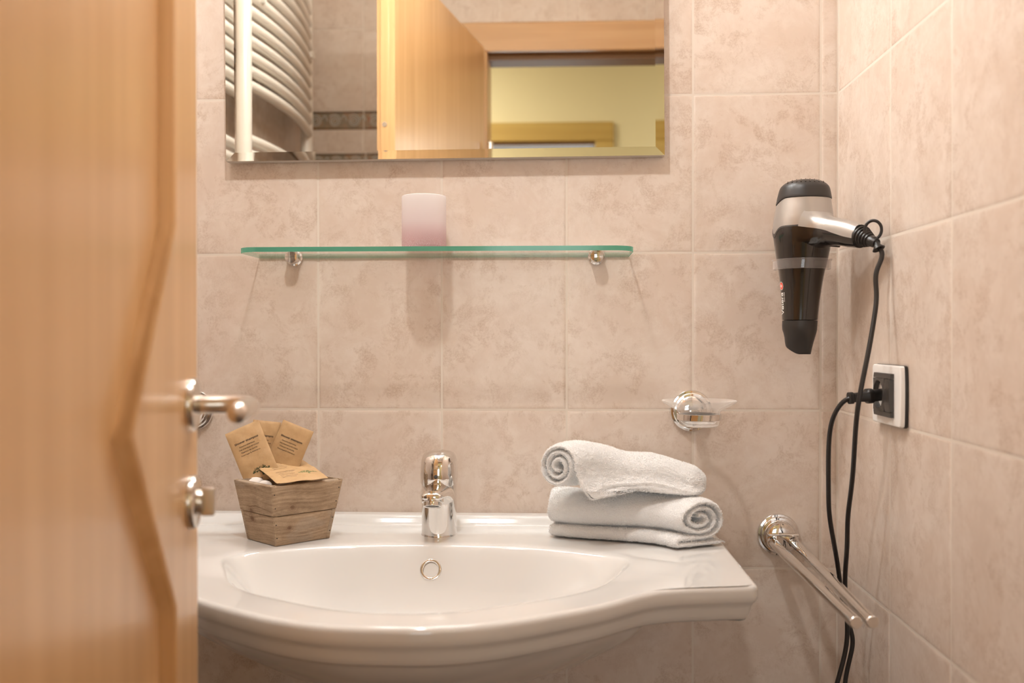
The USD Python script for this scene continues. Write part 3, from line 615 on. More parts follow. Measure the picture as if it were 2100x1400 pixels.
def pile_on(parent, mesh, n, seed, length=0.0014, ok=None):
    """short terry loops as fine curves over the cloth"""
    rs = np.random.RandomState(seed)
    tri = mesh.triangles; ar = mesh.area_faces; idx = rs.choice(len(ar), n, p=ar / ar.sum())
    w = rs.dirichlet((1, 1, 1), n); p = (tri[idx] * w[:, :, None]).sum(1)
    d = mesh.face_normals[idx] + rs.normal(0, 0.75, (n, 3)); d /= np.linalg.norm(d, axis=1)[:, None]
    ln = length * (0.5 + rs.rand(n))[:, None]
    q = p + d * ln; mid = p + d * ln * 0.6 + rs.normal(0, 0.0004, (n, 3))
    if ok is not None:
        k = ok(p, q); p, mid, q = p[k], mid[k], q[k]; n = len(p)
    off = base_of(parent)
    cu = UsdGeom.BasisCurves.Define(stage, path_of('terry_pile', parent))
    cu.CreateTypeAttr('linear'); cu.CreateCurveVertexCountsAttr(Vt.IntArray.FromNumpy(np.full(n, 3, np.int32)))
    cu.CreatePointsAttr(Vt.Vec3fArray.FromNumpy((np.stack([p, mid, q], 1).reshape(-1, 3) - off).astype(np.float32)))
    cu.CreateWidthsAttr(Vt.FloatArray([0.00036])); cu.SetWidthsInterpolation('constant')
    UsdShade.MaterialBindingAPI.Apply(cu.GetPrim()).Bind(M_PILE)
    return tag(cu.GetPrim(), kind='stuff')
# lower towel: a flattened roll whose tail is folded under it
TH = 0.0088
def lower_center(S, T):
    f = 0.76; turns = 2.6
    s1 = np.clip(S / f, 0, 1); th_ = -np.pi / 2 - 2 * np.pi * turns * (1 - s1)
    r_ = 0.0050 + (0.0325 - 0.0050) * s1 ** 0.9
    r_ = r_ * (1 + 0.05 * np.sin(3 * th_ + 2.0) * s1)
    zc = 0.0155 + 0.0280
    c = r_ * np.cos(th_) * 1.22; z = zc + r_ * np.sin(th_) * 0.86
    s2 = np.clip((S - f) / (1 - f), 0, 1)
    # tail: forward, around the fold, back under the roll
    path = np.array([(0, 0), (0.014, 0.0004), (0.026, 0.0002), (0.033, -0.0022), (0.0345, -0.0052), (0.031, -0.0082), (0.02, -0.0092), (0.0, -0.0094), (-0.02, -0.0094), (-0.034, -0.0094)])
    l = np.r_[0, np.cumsum(np.linalg.norm(np.diff(path, axis=0), axis=1))]; l /= l[-1]
    spx, spz = PchipInterpolator(l, path[:, 0]), PchipInterpolator(l, path[:, 1])
    on = S > f
    ce = 0.0; ze = zc - 0.0325 * 0.86 * (1 + 0.05 * np.sin(3 * (-np.pi / 2) + 2.0))
    fw = 0.75 + 0.45 * T
    c = np.where(on, ce + spx(s2) * fw, c); z = np.where(on, ze + spz(s2), z)
    sq = 1 - 0.10 * np.exp(-(T / 0.12) ** 2)
    return c * sq, z * (1 - 0.05 * np.sin(T * 5.0) ** 2)
rc, rt = towel_sheet(lower_center, 230, 0.23, TH, seed=3)
tw1 = thing('hand_towel', 'white terry towel rolled with its spiral end to the right, underneath the other towel', 'towel', (-0.347, -0.137, ZT))
m1 = build_towel(rc, rt, [(-0.452, -0.100), (-0.395, -0.112), (-0.335, -0.126), (-0.280, -0.149), (-0.243, -0.187)], lambda t: ZT + 0.0 * t, 3, 0.0016)
lo = m1.vertices[:, 2].min(); m1.apply_translation((0, 0, ZT + 0.0006 - lo))
part('cloth', m1, M_TERRY, tw1, smooth=True)
# height of the lower towel over the plan, for the upper one to lie on
GX, GY, GC = np.arange(-0.53, -0.18, 0.002), np.arange(-0.28, -0.02, 0.002), 0.002
H1 = np.full((len(GX), len(GY)), ZT + 0.0006)
_sm = m1.sample(120000, seed=1) if False else np.array(m1.vertices)
ix, iy = ((_sm[:, 0] - GX[0]) / GC).round().astype(int), ((_sm[:, 1] - GY[0]) / GC).round().astype(int)
np.maximum.at(H1, (ix, iy), _sm[:, 2])
from scipy.ndimage import maximum_filter, gaussian_filter
H1 = maximum_filter(H1, 3)
def h1(p):
    i = np.clip(((p[:, 0] - GX[0]) / GC).round().astype(int), 0, len(GX) - 1); j = np.clip(((p[:, 1] - GY[0]) / GC).round().astype(int), 0, len(GY) - 1)
    return H1[i, j]
# upper towel: spiral end to the left, tail hanging over the front
def upper_center(S, T):
    f = 0.80; turns = 2.75
    s1 = np.clip(S / f, 0, 1); th_ = 0.15 + 2 * np.pi * turns * (1 - s1)
    r_ = 0.0045 + (0.0300 - 0.0045) * s1 ** 0.9
    r_ = r_ * (1 + 0.06 * np.sin(2 * th_ + 0.6) * s1)
    c = r_ * np.cos(th_) * 1.0; z = r_ * np.sin(th_) * 1.06
    s2 = np.clip((S - f) / (1 - f), 0, 1)
    ln = (0.056 - 0.030 * smooth01(T / 0.5)) * (0.72 + 0.28 * smooth01(T / 0.10))
    rend = 0.0300 * (1 + 0.06 * np.sin(2 * 0.15 + 0.6))
    ce, ze = rend * np.cos(0.15), rend * np.sin(0.15) * 1.06
    on = S > f
    c = np.where(on, ce + ln * (0.10 * s2 + 0.32 * s2 ** 2), c); z = np.where(on, ze - ln * (1.02 * s2 - 0.12 * s2 ** 2), z)
    sc = 1.0 - 0.20 * smooth01((T - 0.30) / 0.30) - 0.10 * smooth01((T - 0.65) / 0.35)
    e_ = 1 - 0.55 * np.clip((T - 0.90) / 0.10, 0, 1) ** 2
    return c * (1 + 0.18 * smooth01((T - 0.3) / 0.5)) * e_, z * sc * e_
rc, rt = towel_sheet(upper_center, 240, 0.23, TH, seed=9)
tw2 = thing('hand_towel', 'white terry towel rolled with its spiral end to the left, on the other towel', 'towel', (-0.34, -0.135, 0.905))
def zU(t): return 0.9405 - 0.014 * smooth01((t - 0.18) / 0.35) - 0.0165 * smooth01((t - 0.62) / 0.38)
m2 = build_towel(rc, rt, [(-0.446, -0.178), (-0.405, -0.143), (-0.350, -0.125), (-0.290, -0.119), (-0.228, -0.124)], zU, 9, 0.0018)
v2 = np.array(m2.vertices); lift = h1(v2) + 0.0022
near = smooth01((v2[:, 2] - (lift - 0.040)) / 0.02)          # only what would sink into the lower towel is pushed out
v2[:, 2] = np.where(v2[:, 2] < lift, lift + 0.0008, v2[:, 2])
m2 = trimesh.Trimesh(v2, m2.faces, process=False)
part('cloth', m2, M_TERRY, tw2, smooth=True)
L2 = np.full((len(GX), len(GY)), 9.0)
ix, iy = ((v2[:, 0] - GX[0]) / GC).round().astype(int).clip(0, len(GX) - 1), ((v2[:, 1] - GY[0]) / GC).round().astype(int).clip(0, len(GY) - 1)
np.minimum.at(L2, (ix, iy), v2[:, 2])
from scipy.ndimage import minimum_filter
L2 = minimum_filter(L2, 5)
def l2(p):
    i = np.clip(((p[:, 0] - GX[0]) / GC).round().astype(int), 0, len(GX) - 1); j = np.clip(((p[:, 1] - GY[0]) / GC).round().astype(int), 0, len(GY) - 1)
    return L2[i, j]
pile_on(tw1, m1, 110000, 11, ok=lambda p, q: (np.minimum(p[:, 2], q[:, 2]) > ZT + 0.0022) & (np.maximum(p[:, 2], q[:, 2]) < np.minimum(l2(p), l2(q)) - 0.0010))
pile_on(tw2, m2, 110000, 12, ok=lambda p, q: (q[:, 2] > h1(q) + 0.0018) & (p[:, 2] > h1(p) + 0.0014))

# ------------------------------------------------------------------ wooden box with planks
BCX = np.array([-0.8424, -0.1469])
Lc, Fc, Rc = np.array([-0.9023, -0.1527]), np.array([-0.8454, -0.2033]), np.array([-0.7824, -0.1410])
Kc = Lc + Rc - Fc
BZ0, BZ1, SCALE = ZT + 0.0004, 0.9155, 1.32
def bx(corner, z):
    k = 1 + (SCALE - 1) * (z - BZ0) / (BZ1 - BZ0)
    return np.r_[BCX + (corner - BCX) * k, z]
box_ = thing('wooden_box', 'small flared box of weathered nailed planks on the left of the washbasin', 'box', (BCX[0], BCX[1], BZ0))
def plank_tone(u, v, L, Hh, seed, knots):
    vv = v.copy()
    for ku, kv, ks in knots: vv = vv + np.sign(v - kv) * 0.5 * ks * np.exp(-((u - ku) / (2.2 * ks)) ** 2 - ((v - kv) / (3 * ks)) ** 2)
    wav = 0.0022 * np.sin(u * 55 + seed) + 0.004 * (meshkit.fbm(np.stack([u * 14, v * 10, 0 * u + seed], -1), 3, seed) - 0.5)
    g = meshkit.fbm(np.stack([u * 10, (vv + wav) * 700, 0 * u + seed], -1), 4, seed)
    g2 = meshkit.fbm(np.stack([u * 60, v * 90, 0 * u + seed + 3], -1), 4, seed + 1)
    t = np.clip(0.66 + 1.35 * (g - 0.5) + 0.5 * (g2 - 0.5), 0, 1)[..., None]
    col = np.array([0.20, 0.125, 0.072]) * (1 - t) + np.array([0.50, 0.365, 0.245]) * t
    grey = np.clip((meshkit.fbm(np.stack([u * 18, v * 40, 0 * u + seed + 9], -1), 3, seed + 7) - 0.54) * 4, 0, 0.45)[..., None]
    col = col * (1 - grey) + np.array([0.38, 0.31, 0.245]) * grey
    for ku, kv, ks in knots:
        d = np.sqrt(((u - ku) / 1.25) ** 2 + (v - kv) ** 2) / ks
        k = np.exp(-d ** 2 * 1.4)[..., None]; ringk = (0.5 + 0.5 * np.cos(d * 9))[..., None] * np.exp(-(d / 1.9) ** 2)[..., None]
        col = col * (1 - 0.55 * ringk) + np.array([0.16, 0.075, 0.035]) * 0.55 * ringk
        col = col * (1 - 0.8 * k) + np.array([0.13, 0.06, 0.03]) * 0.8 * k
    return col
nail_spots = []
def plank(a, b, z0, z1, seed, knots=(), proud=0.0, nails=True):
    """outer face from corner a to corner b between heights z0 and z1"""
    q = [bx(a, z0), bx(b, z0), bx(b, z1), bx(a, z1)]
    nn = np.cross(q[1] - q[0], q[3] - q[0]); nn /= np.linalg.norm(nn)
    if nn @ (np.r_[BCX, z0] - q[0]) > 0: nn = -nn
    nu, nv = 84, 34
    us, vs = np.linspace(0, 1, nu), np.linspace(0, 1, nv)
    U, V = np.meshgrid(us, vs, indexing='ij')
    face = (q[0] * ((1 - U) * (1 - V))[..., None] + q[1] * (U * (1 - V))[..., None] + q[2] * (U * V)[..., None] + q[3] * ((1 - U) * V)[..., None])
    L = np.linalg.norm(q[2] - q[3]); Hh = np.linalg.norm(q[3] - q[0])
    um, vm = (U - 0.5) * L, V * Hh
    tone = plank_tone(um, vm, L, Hh, seed, [((ku - 0.5) * L, kv * Hh, ks) for ku, kv, ks in knots])
    rel = 0.0005 * (meshkit.fbm(np.stack([um * 30, vm * 520, 0 * um + seed], -1), 3, seed) - 0.5)
    e = np.minimum(np.minimum(U, 1 - U) * L, np.minimum(V, 1 - V) * Hh)
    rnd = -0.0008 * np.exp(-e / 0.0007)
    front = face + nn * (proud + rel + rnd)[..., None]
    back = face - nn * 0.0068
    v = np.concatenate([front.reshape(-1, 3), back.reshape(-1, 3)]); n = nu * nv
    i, j = np.meshgrid(np.arange(nu - 1), np.arange(nv - 1), indexing='ij')
    qd = np.stack([i * nv + j, (i + 1) * nv + j, (i + 1) * nv + j + 1, i * nv + j + 1], -1).reshape(-1, 4)
    qs = [qd, qd[:, ::-1] + n]
    bi = [k * nv for k in range(nu)], [k * nv + nv - 1 for k in range(nu)], list(range(nv)), [(nu - 1) * nv + k for k in range(nv)]
    for li in bi:
        li = np.array(li); qs.append(np.stack([li[:-1], li[1:], li[1:] + n, li[:-1] + n], 1))
    col = np.concatenate([tone.reshape(-1, 3), tone.reshape(-1, 3) * 0.9])
    mm = tm(v, np.vstack(qs))
    part('plank', mm, M_PLANK, box_, smooth=False, color=col)
    if nails:
        for uu in (0.035, 0.965):
            for vv in (0.27, 0.73):
                c = q[0] * (1 - uu) * (1 - vv) + q[1] * uu * (1 - vv) + q[2] * uu * vv + q[3] * (1 - uu) * vv
                nail_spots.append(lathe([(0.0009, -0.001), (0.0009, 0.0004), (0.0004, 0.0006)], c + nn * proud, nn, 8))
ZM = 0.8715
plank(Lc, Fc, BZ0, ZM - 0.0006, 3, [(0.33, 0.80, 0.0048)], nails=False)
plank(Lc, Fc, ZM + 0.0006, BZ1, 5, [(0.36, 0.03, 0.0052)], proud=0.0007, nails=False)
plank(Fc, Rc, BZ0, ZM - 0.0006, 8, [(0.25, 0.58, 0.0036)])
plank(Fc, Rc, ZM + 0.0006, BZ1, 13, [(0.29, 0.24, 0.0038)], proud=0.0007)
for k, (a, b) in enumerate(((Rc, Kc), (Kc, Lc))):
    plank(a, b, BZ0, ZM - 0.0006, 21 + k, [(0.6, 0.5, 0.004)], nails=False)
    plank(a, b, ZM + 0.0006, BZ1, 31 + k, [(0.3, 0.4, 0.004)], proud=0.0007, nails=False)
bb = [bx(c, BZ0)[:2] * 0.96 + BCX * 0.04 for c in (Lc, Fc, Rc, Kc)]
bt = prism(Polygon(bb).buffer(0), 0.006); bt.apply_translation((0, 0, BZ0 + 0.0004))
part('base', bt, plain('plank_base', (0.3, 0.21, 0.14), 0.8), box_)
for nm in nail_spots: part('nail', nm, M_INK, box_)

# pebbles
def pebble_mesh(p, r, seed):
    m = trimesh.creation.icosphere(3, 1.0); v = np.array(m.vertices)
    v = v * (1 + 0.18 * (meshkit.fbm(v * 1.3 + seed * 7, 3, seed) - 0.5))[:, None] * np.array(r)
    a = seed * 1.3; v = v @ np.array([[math.cos(a), -math.sin(a), 0], [math.sin(a), math.cos(a), 0], [0, 0, 1]]).T
    return tm(v + np.asarray(p), m.faces)
rs = np.random.RandomState(4); bed = []
for layer, z in enumerate((0.8465, 0.863, 0.879, 0.8925)):
    k = 1 + (SCALE - 1) * (z - BZ0) / (BZ1 - BZ0)
    for u in (0.24, 0.5, 0.76):
        for w in (0.24, 0.5, 0.76):
            c = Lc * (1 - u) * (1 - w) + Fc * u * (1 - w) + Rc * u * w + Kc * (1 - u) * w
            c = BCX + (c - BCX) * k * 0.74 + rs.uniform(-0.0015, 0.0015, 2)
            bed.append(pebble_mesh((c[0], c[1], z), (0.0125, 0.0105, 0.0085), int(rs.randint(99))))
bd = part('pebble_bed', cat(*bed), M_PEBBLE, None, smooth=True, kind='stuff')
tag(bd, 'bed of white pebbles filling the lower part of the wooden box', 'pebbles')
PEB = [((-0.8958, -0.1362, 0.9075), (0.0140, 0.0120, 0.0098), 'large white pebble under the leftmost sachet, at the left rim of the wooden box'),
       ((-0.8765, -0.1500, 0.9055), (0.0145, 0.0105, 0.0088), 'white pebble just left of the crumpled soap sachet corner'),
       ((-0.8390, -0.1690, 0.9060), (0.0145, 0.0095, 0.0080), 'flat white pebble below the front edge of the soap sachet'),
       ((-0.8585, -0.1840, 0.9020), (0.0070, 0.0065, 0.0055), 'tiny white pebble in the front corner of the wooden box')]
for k, (p, r, lab) in enumerate(PEB):
    t = part('pebble', pebble_mesh(p, r, k + 3), M_PEBBLE, None, smooth=True)
    tag(t, lab, 'pebble', 'white pebbles in the wooden box')

# sachets
def sachet(name, label, TLp, X, N, W, Hs, lines, tree=None, seed=1, bend=0.0, thick=0.0032):
    X = np.asarray(X, float); X /= np.linalg.norm(X)
    N = np.asarray(N, float); N -= X * (N @ X); N /= np.linalg.norm(N)
    Y = np.cross(N, X)                                  # up in the sachet
    O = np.asarray(TLp, float) - Y * Hs                 # lower left corner
    def surf(x, y):
        u, v = 2 * x / W - 1, 2 * y / Hs - 1
        c = np.clip((1 - np.abs(u) ** 3.5) * (1 - np.abs(v) ** 3.5), 0, 1)
        crease = 0.0022 * (meshkit.fbm(np.stack([x * 60, y * 60, 0 * x + seed], -1), 3, seed) - 0.5)
        return thick * c ** 0.7 + crease + bend * (v ** 2) + 0.0004 * np.sin(u * 4 + seed) * (np.abs(v) ** 3)
    nx, ny = 34, 44
    gx, gy = np.meshgrid(np.linspace(0, W, nx), np.linspace(0, Hs, ny), indexing='ij')
    zf = surf(gx, gy); zb = zf - 0.0007 - 1.5 * thick * np.clip((1 - np.abs(2 * gx / W - 1) ** 3.5) * (1 - np.abs(2 * gy / Hs - 1) ** 3.5), 0, 1)
    def wpt(x, y, z): return O + np.asarray(x)[..., None] * X + np.asarray(y)[..., None] * Y + np.asarray(z)[..., None] * N
    v = np.concatenate([wpt(gx, gy, zf).reshape(-1, 3), wpt(gx, gy, zb).reshape(-1, 3)]); n = nx * ny
    i, j = np.meshgrid(np.arange(nx - 1), np.arange(ny - 1), indexing='ij')
    qd = np.stack([i * ny + j, (i + 1) * ny + j, (i + 1) * ny + j + 1, i * ny + j + 1], -1).reshape(-1, 4)
    qs = [qd, qd[:, ::-1] + n]
    for li in ([k * ny for k in range(nx)], [k * ny + ny - 1 for k in range(nx)], list(range(ny)), [(nx - 1) * ny + k for k in range(ny)]):
        li = np.array(li); qs.append(np.stack([li[:-1], li[1:], li[1:] + n, li[:-1] + n], 1))
    th_ = thing(name, label, 'sachet', v.mean(0), group='brown paper sachets in the wooden box')
    part('paper', tm(v, np.vstack(qs)), M_KRAFT, th_, smooth=40)
    for txt, hgt, wid, x, y in lines:
        t = meshkit.text_mesh(txt, hgt, 0.00006, bold=hgt > 0.0022)
        b = t.bounds; sx = wid / (b[1, 0] - b[0, 0])
        vv = np.array(t.vertices); px, py = (vv[:, 0] - b[0, 0]) * sx + x, vv[:, 1] + y
        part('print', tm(wpt(px, py, surf(px, py) + 0.00012 + vv[:, 2]), t.faces), M_INK, th_, smooth=False)
    if tree:
        tx, ty, tw, mm = tree; rs_ = np.random.RandomState(seed + 40); blobs = []
        for k in range(70):
            a = rs_.uniform(0, np.pi); r0 = math.sqrt(rs_.rand())
            px, py = tx + tw * 0.5 * r0 * math.cos(a), ty + tw * 0.13 + tw * 0.30 * r0 * math.sin(a) * (0.9 + 0.2 * rs_.rand())
            an = rs_.uniform(-0.8, 0.8); l, w_ = tw * 0.045, tw * 0.020
            ring_ = np.array([(l * math.cos(t_), w_ * math.sin(t_)) for t_ in np.linspace(0, 2 * np.pi, 7)[:-1]])
            ring_ = ring_ @ np.array([[math.cos(an), math.sin(an)], [-math.sin(an), math.cos(an)]]) + (px, py)
            blobs.append(prism(Polygon(ring_), 0.00006))
        tr_ = Polygon([(tx - 0.03 * tw, ty - 0.12 * tw), (tx + 0.10 * tw, ty - 0.12 * tw), (tx + 0.035 * tw, ty + 0.02 * tw), (tx + 0.14 * tw, ty + 0.17 * tw), (tx + 0.01 * tw, ty + 0.08 * tw), (tx - 0.16 * tw, ty + 0.18 * tw), (tx - 0.01 * tw, ty + 0.02 * tw)]).buffer(0)
        blobs.append(prism(tr_, 0.00006))
        g = cat(*blobs); vv = np.array(g.vertices)
        part('tree_print', tm(wpt(vv[:, 0], vv[:, 1], surf(vv[:, 0], vv[:, 1]) + 0.00012 + vv[:, 2]), g.faces), mm, th_, smooth=False)
    return th_
def shower_lines(W, Hs, x0=0.14):
    w = W; t = Hs - 0.024
    return [('Shower shampoo', 0.0029, w * 0.70, w * x0, t), ('Douche shampoo', 0.0019, w * 0.45, w * (x0 + 0.10), t - 0.0058), ('Gel cheveux et corps', 0.0020, w * 0.58, w * (x0 + 0.06), t - 0.0103),
            ('Champú de ducha', 0.0020, w * 0.47, w * (x0 + 0.09), t - 0.0148), ('Duschgel & shampoo', 0.0019, w * 0.56, w * (x0 + 0.06), t - 0.0193)]
sachet('shampoo_sachet', 'brown paper shampoo sachet standing leftmost in the wooden box', (-0.9477, -0.117, 0.9786), (0.0478, 0.010, 0.0215), (0.02, -1, 0.22), 0.0534, 0.090, shower_lines(0.0534, 0.090), tree=(0.030, 0.012, 0.026, M_DGREEN), seed=2)
sachet('shampoo_sachet', 'brown paper shampoo sachet standing half hidden between the other two', (-0.9130, -0.088, 0.9985), (0.0414, 0.004, -0.0046), (0.0, -1, 0.14), 0.0425, 0.088, shower_lines(0.0425, 0.088, 0.10), seed=5)
sachet('shampoo_sachet', 'brown paper shampoo sachet standing rightmost, leaning right against the box', (-0.8666, -0.088, 0.9989), (0.0494, -0.010, -0.0176), (0.02, -1, 0.16), 0.0540, 0.082, shower_lines(0.0540, 0.082), seed=8)
def soap_lines(W, Hs):
    return [('perfumed soap', 0.0022, W * 0.36, W * 0.17, Hs * 0.70), ('savon parfumé', 0.0014, W * 0.27, W * 0.19, Hs * 0.58), ('jabón perfumado', 0.0014, W * 0.29, W * 0.19, Hs * 0.48), ('saponetta profumata', 0.0014, W * 0.32, W * 0.19, Hs * 0.38), ('parfümierte Seife', 0.0014, W * 0.27, W * 0.19, Hs * 0.28)]
sachet('soap_sachet', 'brown paper soap sachet lying flat behind, under the front one', (-0.9065, -0.1120, 0.9330), (0.7494, 0.6595, 0.052), (0.085, -0.184, 0.979), 0.0765, 0.058, soap_lines(0.0765, 0.058), tree=(0.056, 0.040, 0.026, M_GREEN), seed=11, thick=0.0022)
sachet('soap_sachet', 'brown paper soap sachet with tree print lying in front over the box rim', (-0.8737, -0.1656, 0.9290), (0.8263, 0.562, 0.0367), (0.0574, -0.1489, 0.987), 0.0760, 0.060, soap_lines(0.0760, 0.060), tree=(0.055, 0.024, 0.028, M_GREEN), seed=14, thick=0.0026)

# ------------------------------------------------------------------ wall rosettes: soap dish, towel bars, holder behind the door
def flange(o, n=56):
    return lathe([(0.0330, 0.0005), (0.0332, 0.004), (0.0322, 0.0058), (0.0292, 0.0064), (0.0288, 0.0090), (0.0275, 0.0102), (0.0246, 0.0106), (0.0242, 0.0130), (0.0226, 0.0150), (0.018, 0.0175), (0.010, 0.0190)], o, (0, -1, 0), n)
sx, sz = -0.2315, 1.0072
soap = thing('soap_dish', 'clear glass soap dish in a chrome ring on the tile wall', 'soap dish', (sx, 0, sz))
part('wall_flange', flange((sx, 0, sz)), M_CHROME, soap, smooth=25)
part('arm', tube([(sx, -0.012, sz - 0.004), (sx, -0.045, sz - 0.004)], 0.007, 16), M_CHROME, soap)
dxc, dyc = sx + 0.0015, -0.078
part('ring', lathe([(0.0325, 0.9995 - sz), (0.0335, 1.0000 - sz), (0.0335, 1.0085 - sz), (0.0325, 1.009 - sz), (0.0312, 1.0085 - sz), (0.0312, 1.0000 - sz)], (dxc, dyc, sz), (0, 0, 1), 56, False, False), M_CHROME, soap, smooth=30)
dish = lathe([(0.006, 0.9895), (0.0255, 0.9895), (0.0292, 0.9915), (0.0306, 0.9965), (0.0308, 1.0105), (0.033, 1.0135), (0.042, 1.0185), (0.0545, 1.0255), (0.0565, 1.0280), (0.0560, 1.0292), (0.0540, 1.0288), (0.041, 1.0222), (0.031, 1.0170), (0.0275, 1.013), (0.0268, 0.9985), (0.024, 0.9945), (0.006, 0.9940)], (0, 0, 0), (0, 0, 1), 72)
v = np.array(dish.vertices); v[:, 1] *= 0.98; dish = tm(v + np.array([dxc, dyc, 0]), dish.faces)
if dish.volume < 0: dish.invert()
part('glass_dish', dish, M_DISHGLASS, soap, smooth=40)

bx0, bz0 = -0.0939, 0.8107
bar = thing('towel_bar', 'chrome double swing towel bar sticking out of the wall right of the washbasin', 'towel rail', (bx0, 0, bz0))
part('wall_flange', flange((bx0, 0, bz0)), M_CHROME, bar, smooth=25)
hood = lathe([(0.0235, 0.012), (0.0235, 0.024), (0.0220, 0.0275), (0.017, 0.030), (0.008, 0.031)], (bx0, 0, bz0), (0, -1, 0), 48)
part('pivot_housing', hood, M_CHROME, bar, smooth=30)
part('cover_lip', rbox(bx0 - 0.024, bx0 + 0.024, -0.026, -0.040, bz0 + 0.0045, bz0 + 0.0080, 0.0015), M_CHROME, bar)
for (xa, xb, za, zb) in ((-0.1085, -0.1100, 0.8035, 0.8035), (-0.0755, -0.0915, 0.8040, 0.8042)):
    p = np.array([(xa, -0.024, za), (xb, -0.455, zb)])
    pp = np.array([p[0] + (p[1] - p[0]) * t for t in np.r_[0, np.linspace(0.01, 0.995, 12), 0.998, 1.0]])
    rdi = np.r_[np.full(13, 0.0074), 0.0071, 0.0064]
    part('rail', tube(pp, rdi, 28), M_CHROME, bar, smooth=40)
    kn = trimesh.creation.icosphere(3, 0.0088); kn.apply_translation((xa, -0.028, za)); part('pivot', kn, M_CHROME, bar, smooth=True)

hx_, hz_ = -1.0389, 1.0065
hold = thing('tumbler_holder', 'chrome tumbler holder on the wall, half hidden behind the door handle', 'holder', (hx_, 0, hz_))
part('wall_flange', flange((hx_, 0, hz_)), M_CHROME, hold, smooth=25)
part('arm', tube([(hx_, -0.012, hz_), (hx_, -0.045, hz_)], 0.007, 16), M_CHROME, hold)
part('ring', lathe([(0.0345, -0.005), (0.0355, -0.004), (0.0355, 0.004), (0.0345, 0.005), (0.0332, 0.004), (0.0332, -0.004)], (hx_ - 0.004, -0.078, hz_), (0, 0, 1), 48, False, False), M_CHROME, hold, smooth=30)

# ------------------------------------------------------------------ hair dryer
dry = thing('hair_dryer', 'black and silver hair dryer hanging nozzle down in the corner, plugged in by its cord', 'hair dryer', (-0.084, -0.11, 1.23))
TOPX, BOTX, DY = -0.0800, -0.0886, -0.110
def zpx(v): return 1.12731 + (688.2 - v) / 1988.7 * 1.4522
def ax(z): return TOPX + (BOTX - TOPX) * (1.354 - z) / (1.354 - 1.10)
_v = [373.2, 374.2, 376.5, 381, 390, 405, 420, 440, 458, 475, 500, 520, 535, 560, 580, 600, 630, 657, 680, 700, 726]
_w = [6, 18, 30, 39.5, 47.5, 51, 53.2, 56.5, 58.8, 59.5, 56.5, 53, 50.3, 45.2, 42.0, 39.6, 36.8, 35.1, 33.9, 33.0, 32]
Rz = PchipInterpolator([-z for z in map(zpx, _v)], [w / 1988.7 * 1.4522 for w in _w])
def rad_(z): return Rz(-np.asarray(z))
HD = np.array([0.468, -0.884, 0]); HD /= np.linalg.norm(HD)
HS = np.array([-HD[1], HD[0], 0])                       # sideways, positive to the right seen from the camera
NT = 120; TH_ = np.arange(NT) * 2 * np.pi / NT
absdeg = np.abs((np.degrees(TH_) + 180) % 360 - 180)
zc_ = zpx(414) - (zpx(414) - zpx(424.5)) * smooth01((absdeg - 82) / 42)
zs_ = zpx(470.5) - 0.0100 * np.exp(-((absdeg - 112) / 15) ** 2)
def ringz(z, scale=1.0, dr=0.0):
    z = np.broadcast_to(z, (NT,)); r_ = rad_(z) * scale + dr
    return np.stack([ax(z) + r_ * (np.cos(TH_) * HD[0] + np.sin(TH_) * HS[0]), DY + r_ * (np.cos(TH_) * HD[1] + np.sin(TH_) * HS[1]), z], 1)
ztop = zpx(373.2)
capr = [ringz(zc_ - 0.0002, 1, -0.0015), ringz(zc_ + 0.0004, 1, 0.0006), ringz(zc_ + 0.0014, 1, 0.0012)]
for t in np.linspace(0.12, 1.0, 22): capr.append(ringz(zc_ + (ztop - zc_) * t ** 0.9, 1, 0.0012 * (1 - t)))
part('motor_cap', loft(capr, True, True), M_BLACK_MATTE, dry, smooth=50, label='matt black rear cap')
# grille slots: curved ribs over the domed end
ribs = []
for k in range(9):
    y0 = -0.026 + k * 0.0062
    half_ = math.sqrt(max(0.031 ** 2 - y0 ** 2, 1e-6))
    s_ = np.linspace(-half_, half_, 24)
    dirx = np.array([-0.97, 0.245]); diry = np.array([0.245, 0.97])
    xy = np.array([ax(1.35), DY]) + s_[:, None] * diry + y0 * dirx
    rr_ = np.linalg.norm(xy - [ax(1.35), DY], axis=1)
    zz_ = np.linspace(zpx(400), ztop, 300); rz_ = rad_(zz_)
    z_ = np.interp(-rr_, -rz_, zz_)
    ribs.append(tube(np.c_[xy, z_ + 0.0003], 0.0011, 6))
part('grille', cat(*ribs), M_BLACK_GLOSS, dry, smooth=60)
silv = [ringz(zs_ + (zc_ - zs_) * t) for t in np.linspace(0, 1, 26)]
part('silver_shell', loft(silv, False, False), M_SILVER, dry, smooth=60, label='silver middle shell')
znz = zpx(657)
brl = [ringz(znz, 1, -0.003), ringz(znz + 0.0003, 1, 0.0)] + [ringz(znz + 0.0003 + (zs_ - znz - 0.0003) * t) for t in np.linspace(0.02, 1, 50)]
brl.append(ringz(zs_ + 0.0004, 1, -0.002))
part('barrel', loft(brl, False, False), M_BLACK_GLOSS, dry, smooth=50, label='glossy black barrel')
# dark wave trim under the silver shell on the left
part('trim', loft([ringz(zs_ + 0.0008, 1, 0.0003), ringz(zs_ - 0.0010, 1, 0.0005), ringz(zs_ - 0.0012 - 0.005 * np.exp(-((absdeg - 125) / 26) ** 2), 1, 0.0005), ringz(zs_ - 0.0016 - 0.005 * np.exp(-((absdeg - 125) / 26) ** 2), 1, -0.0004)], False, False), M_GREYPLASTIC, dry, smooth=40)
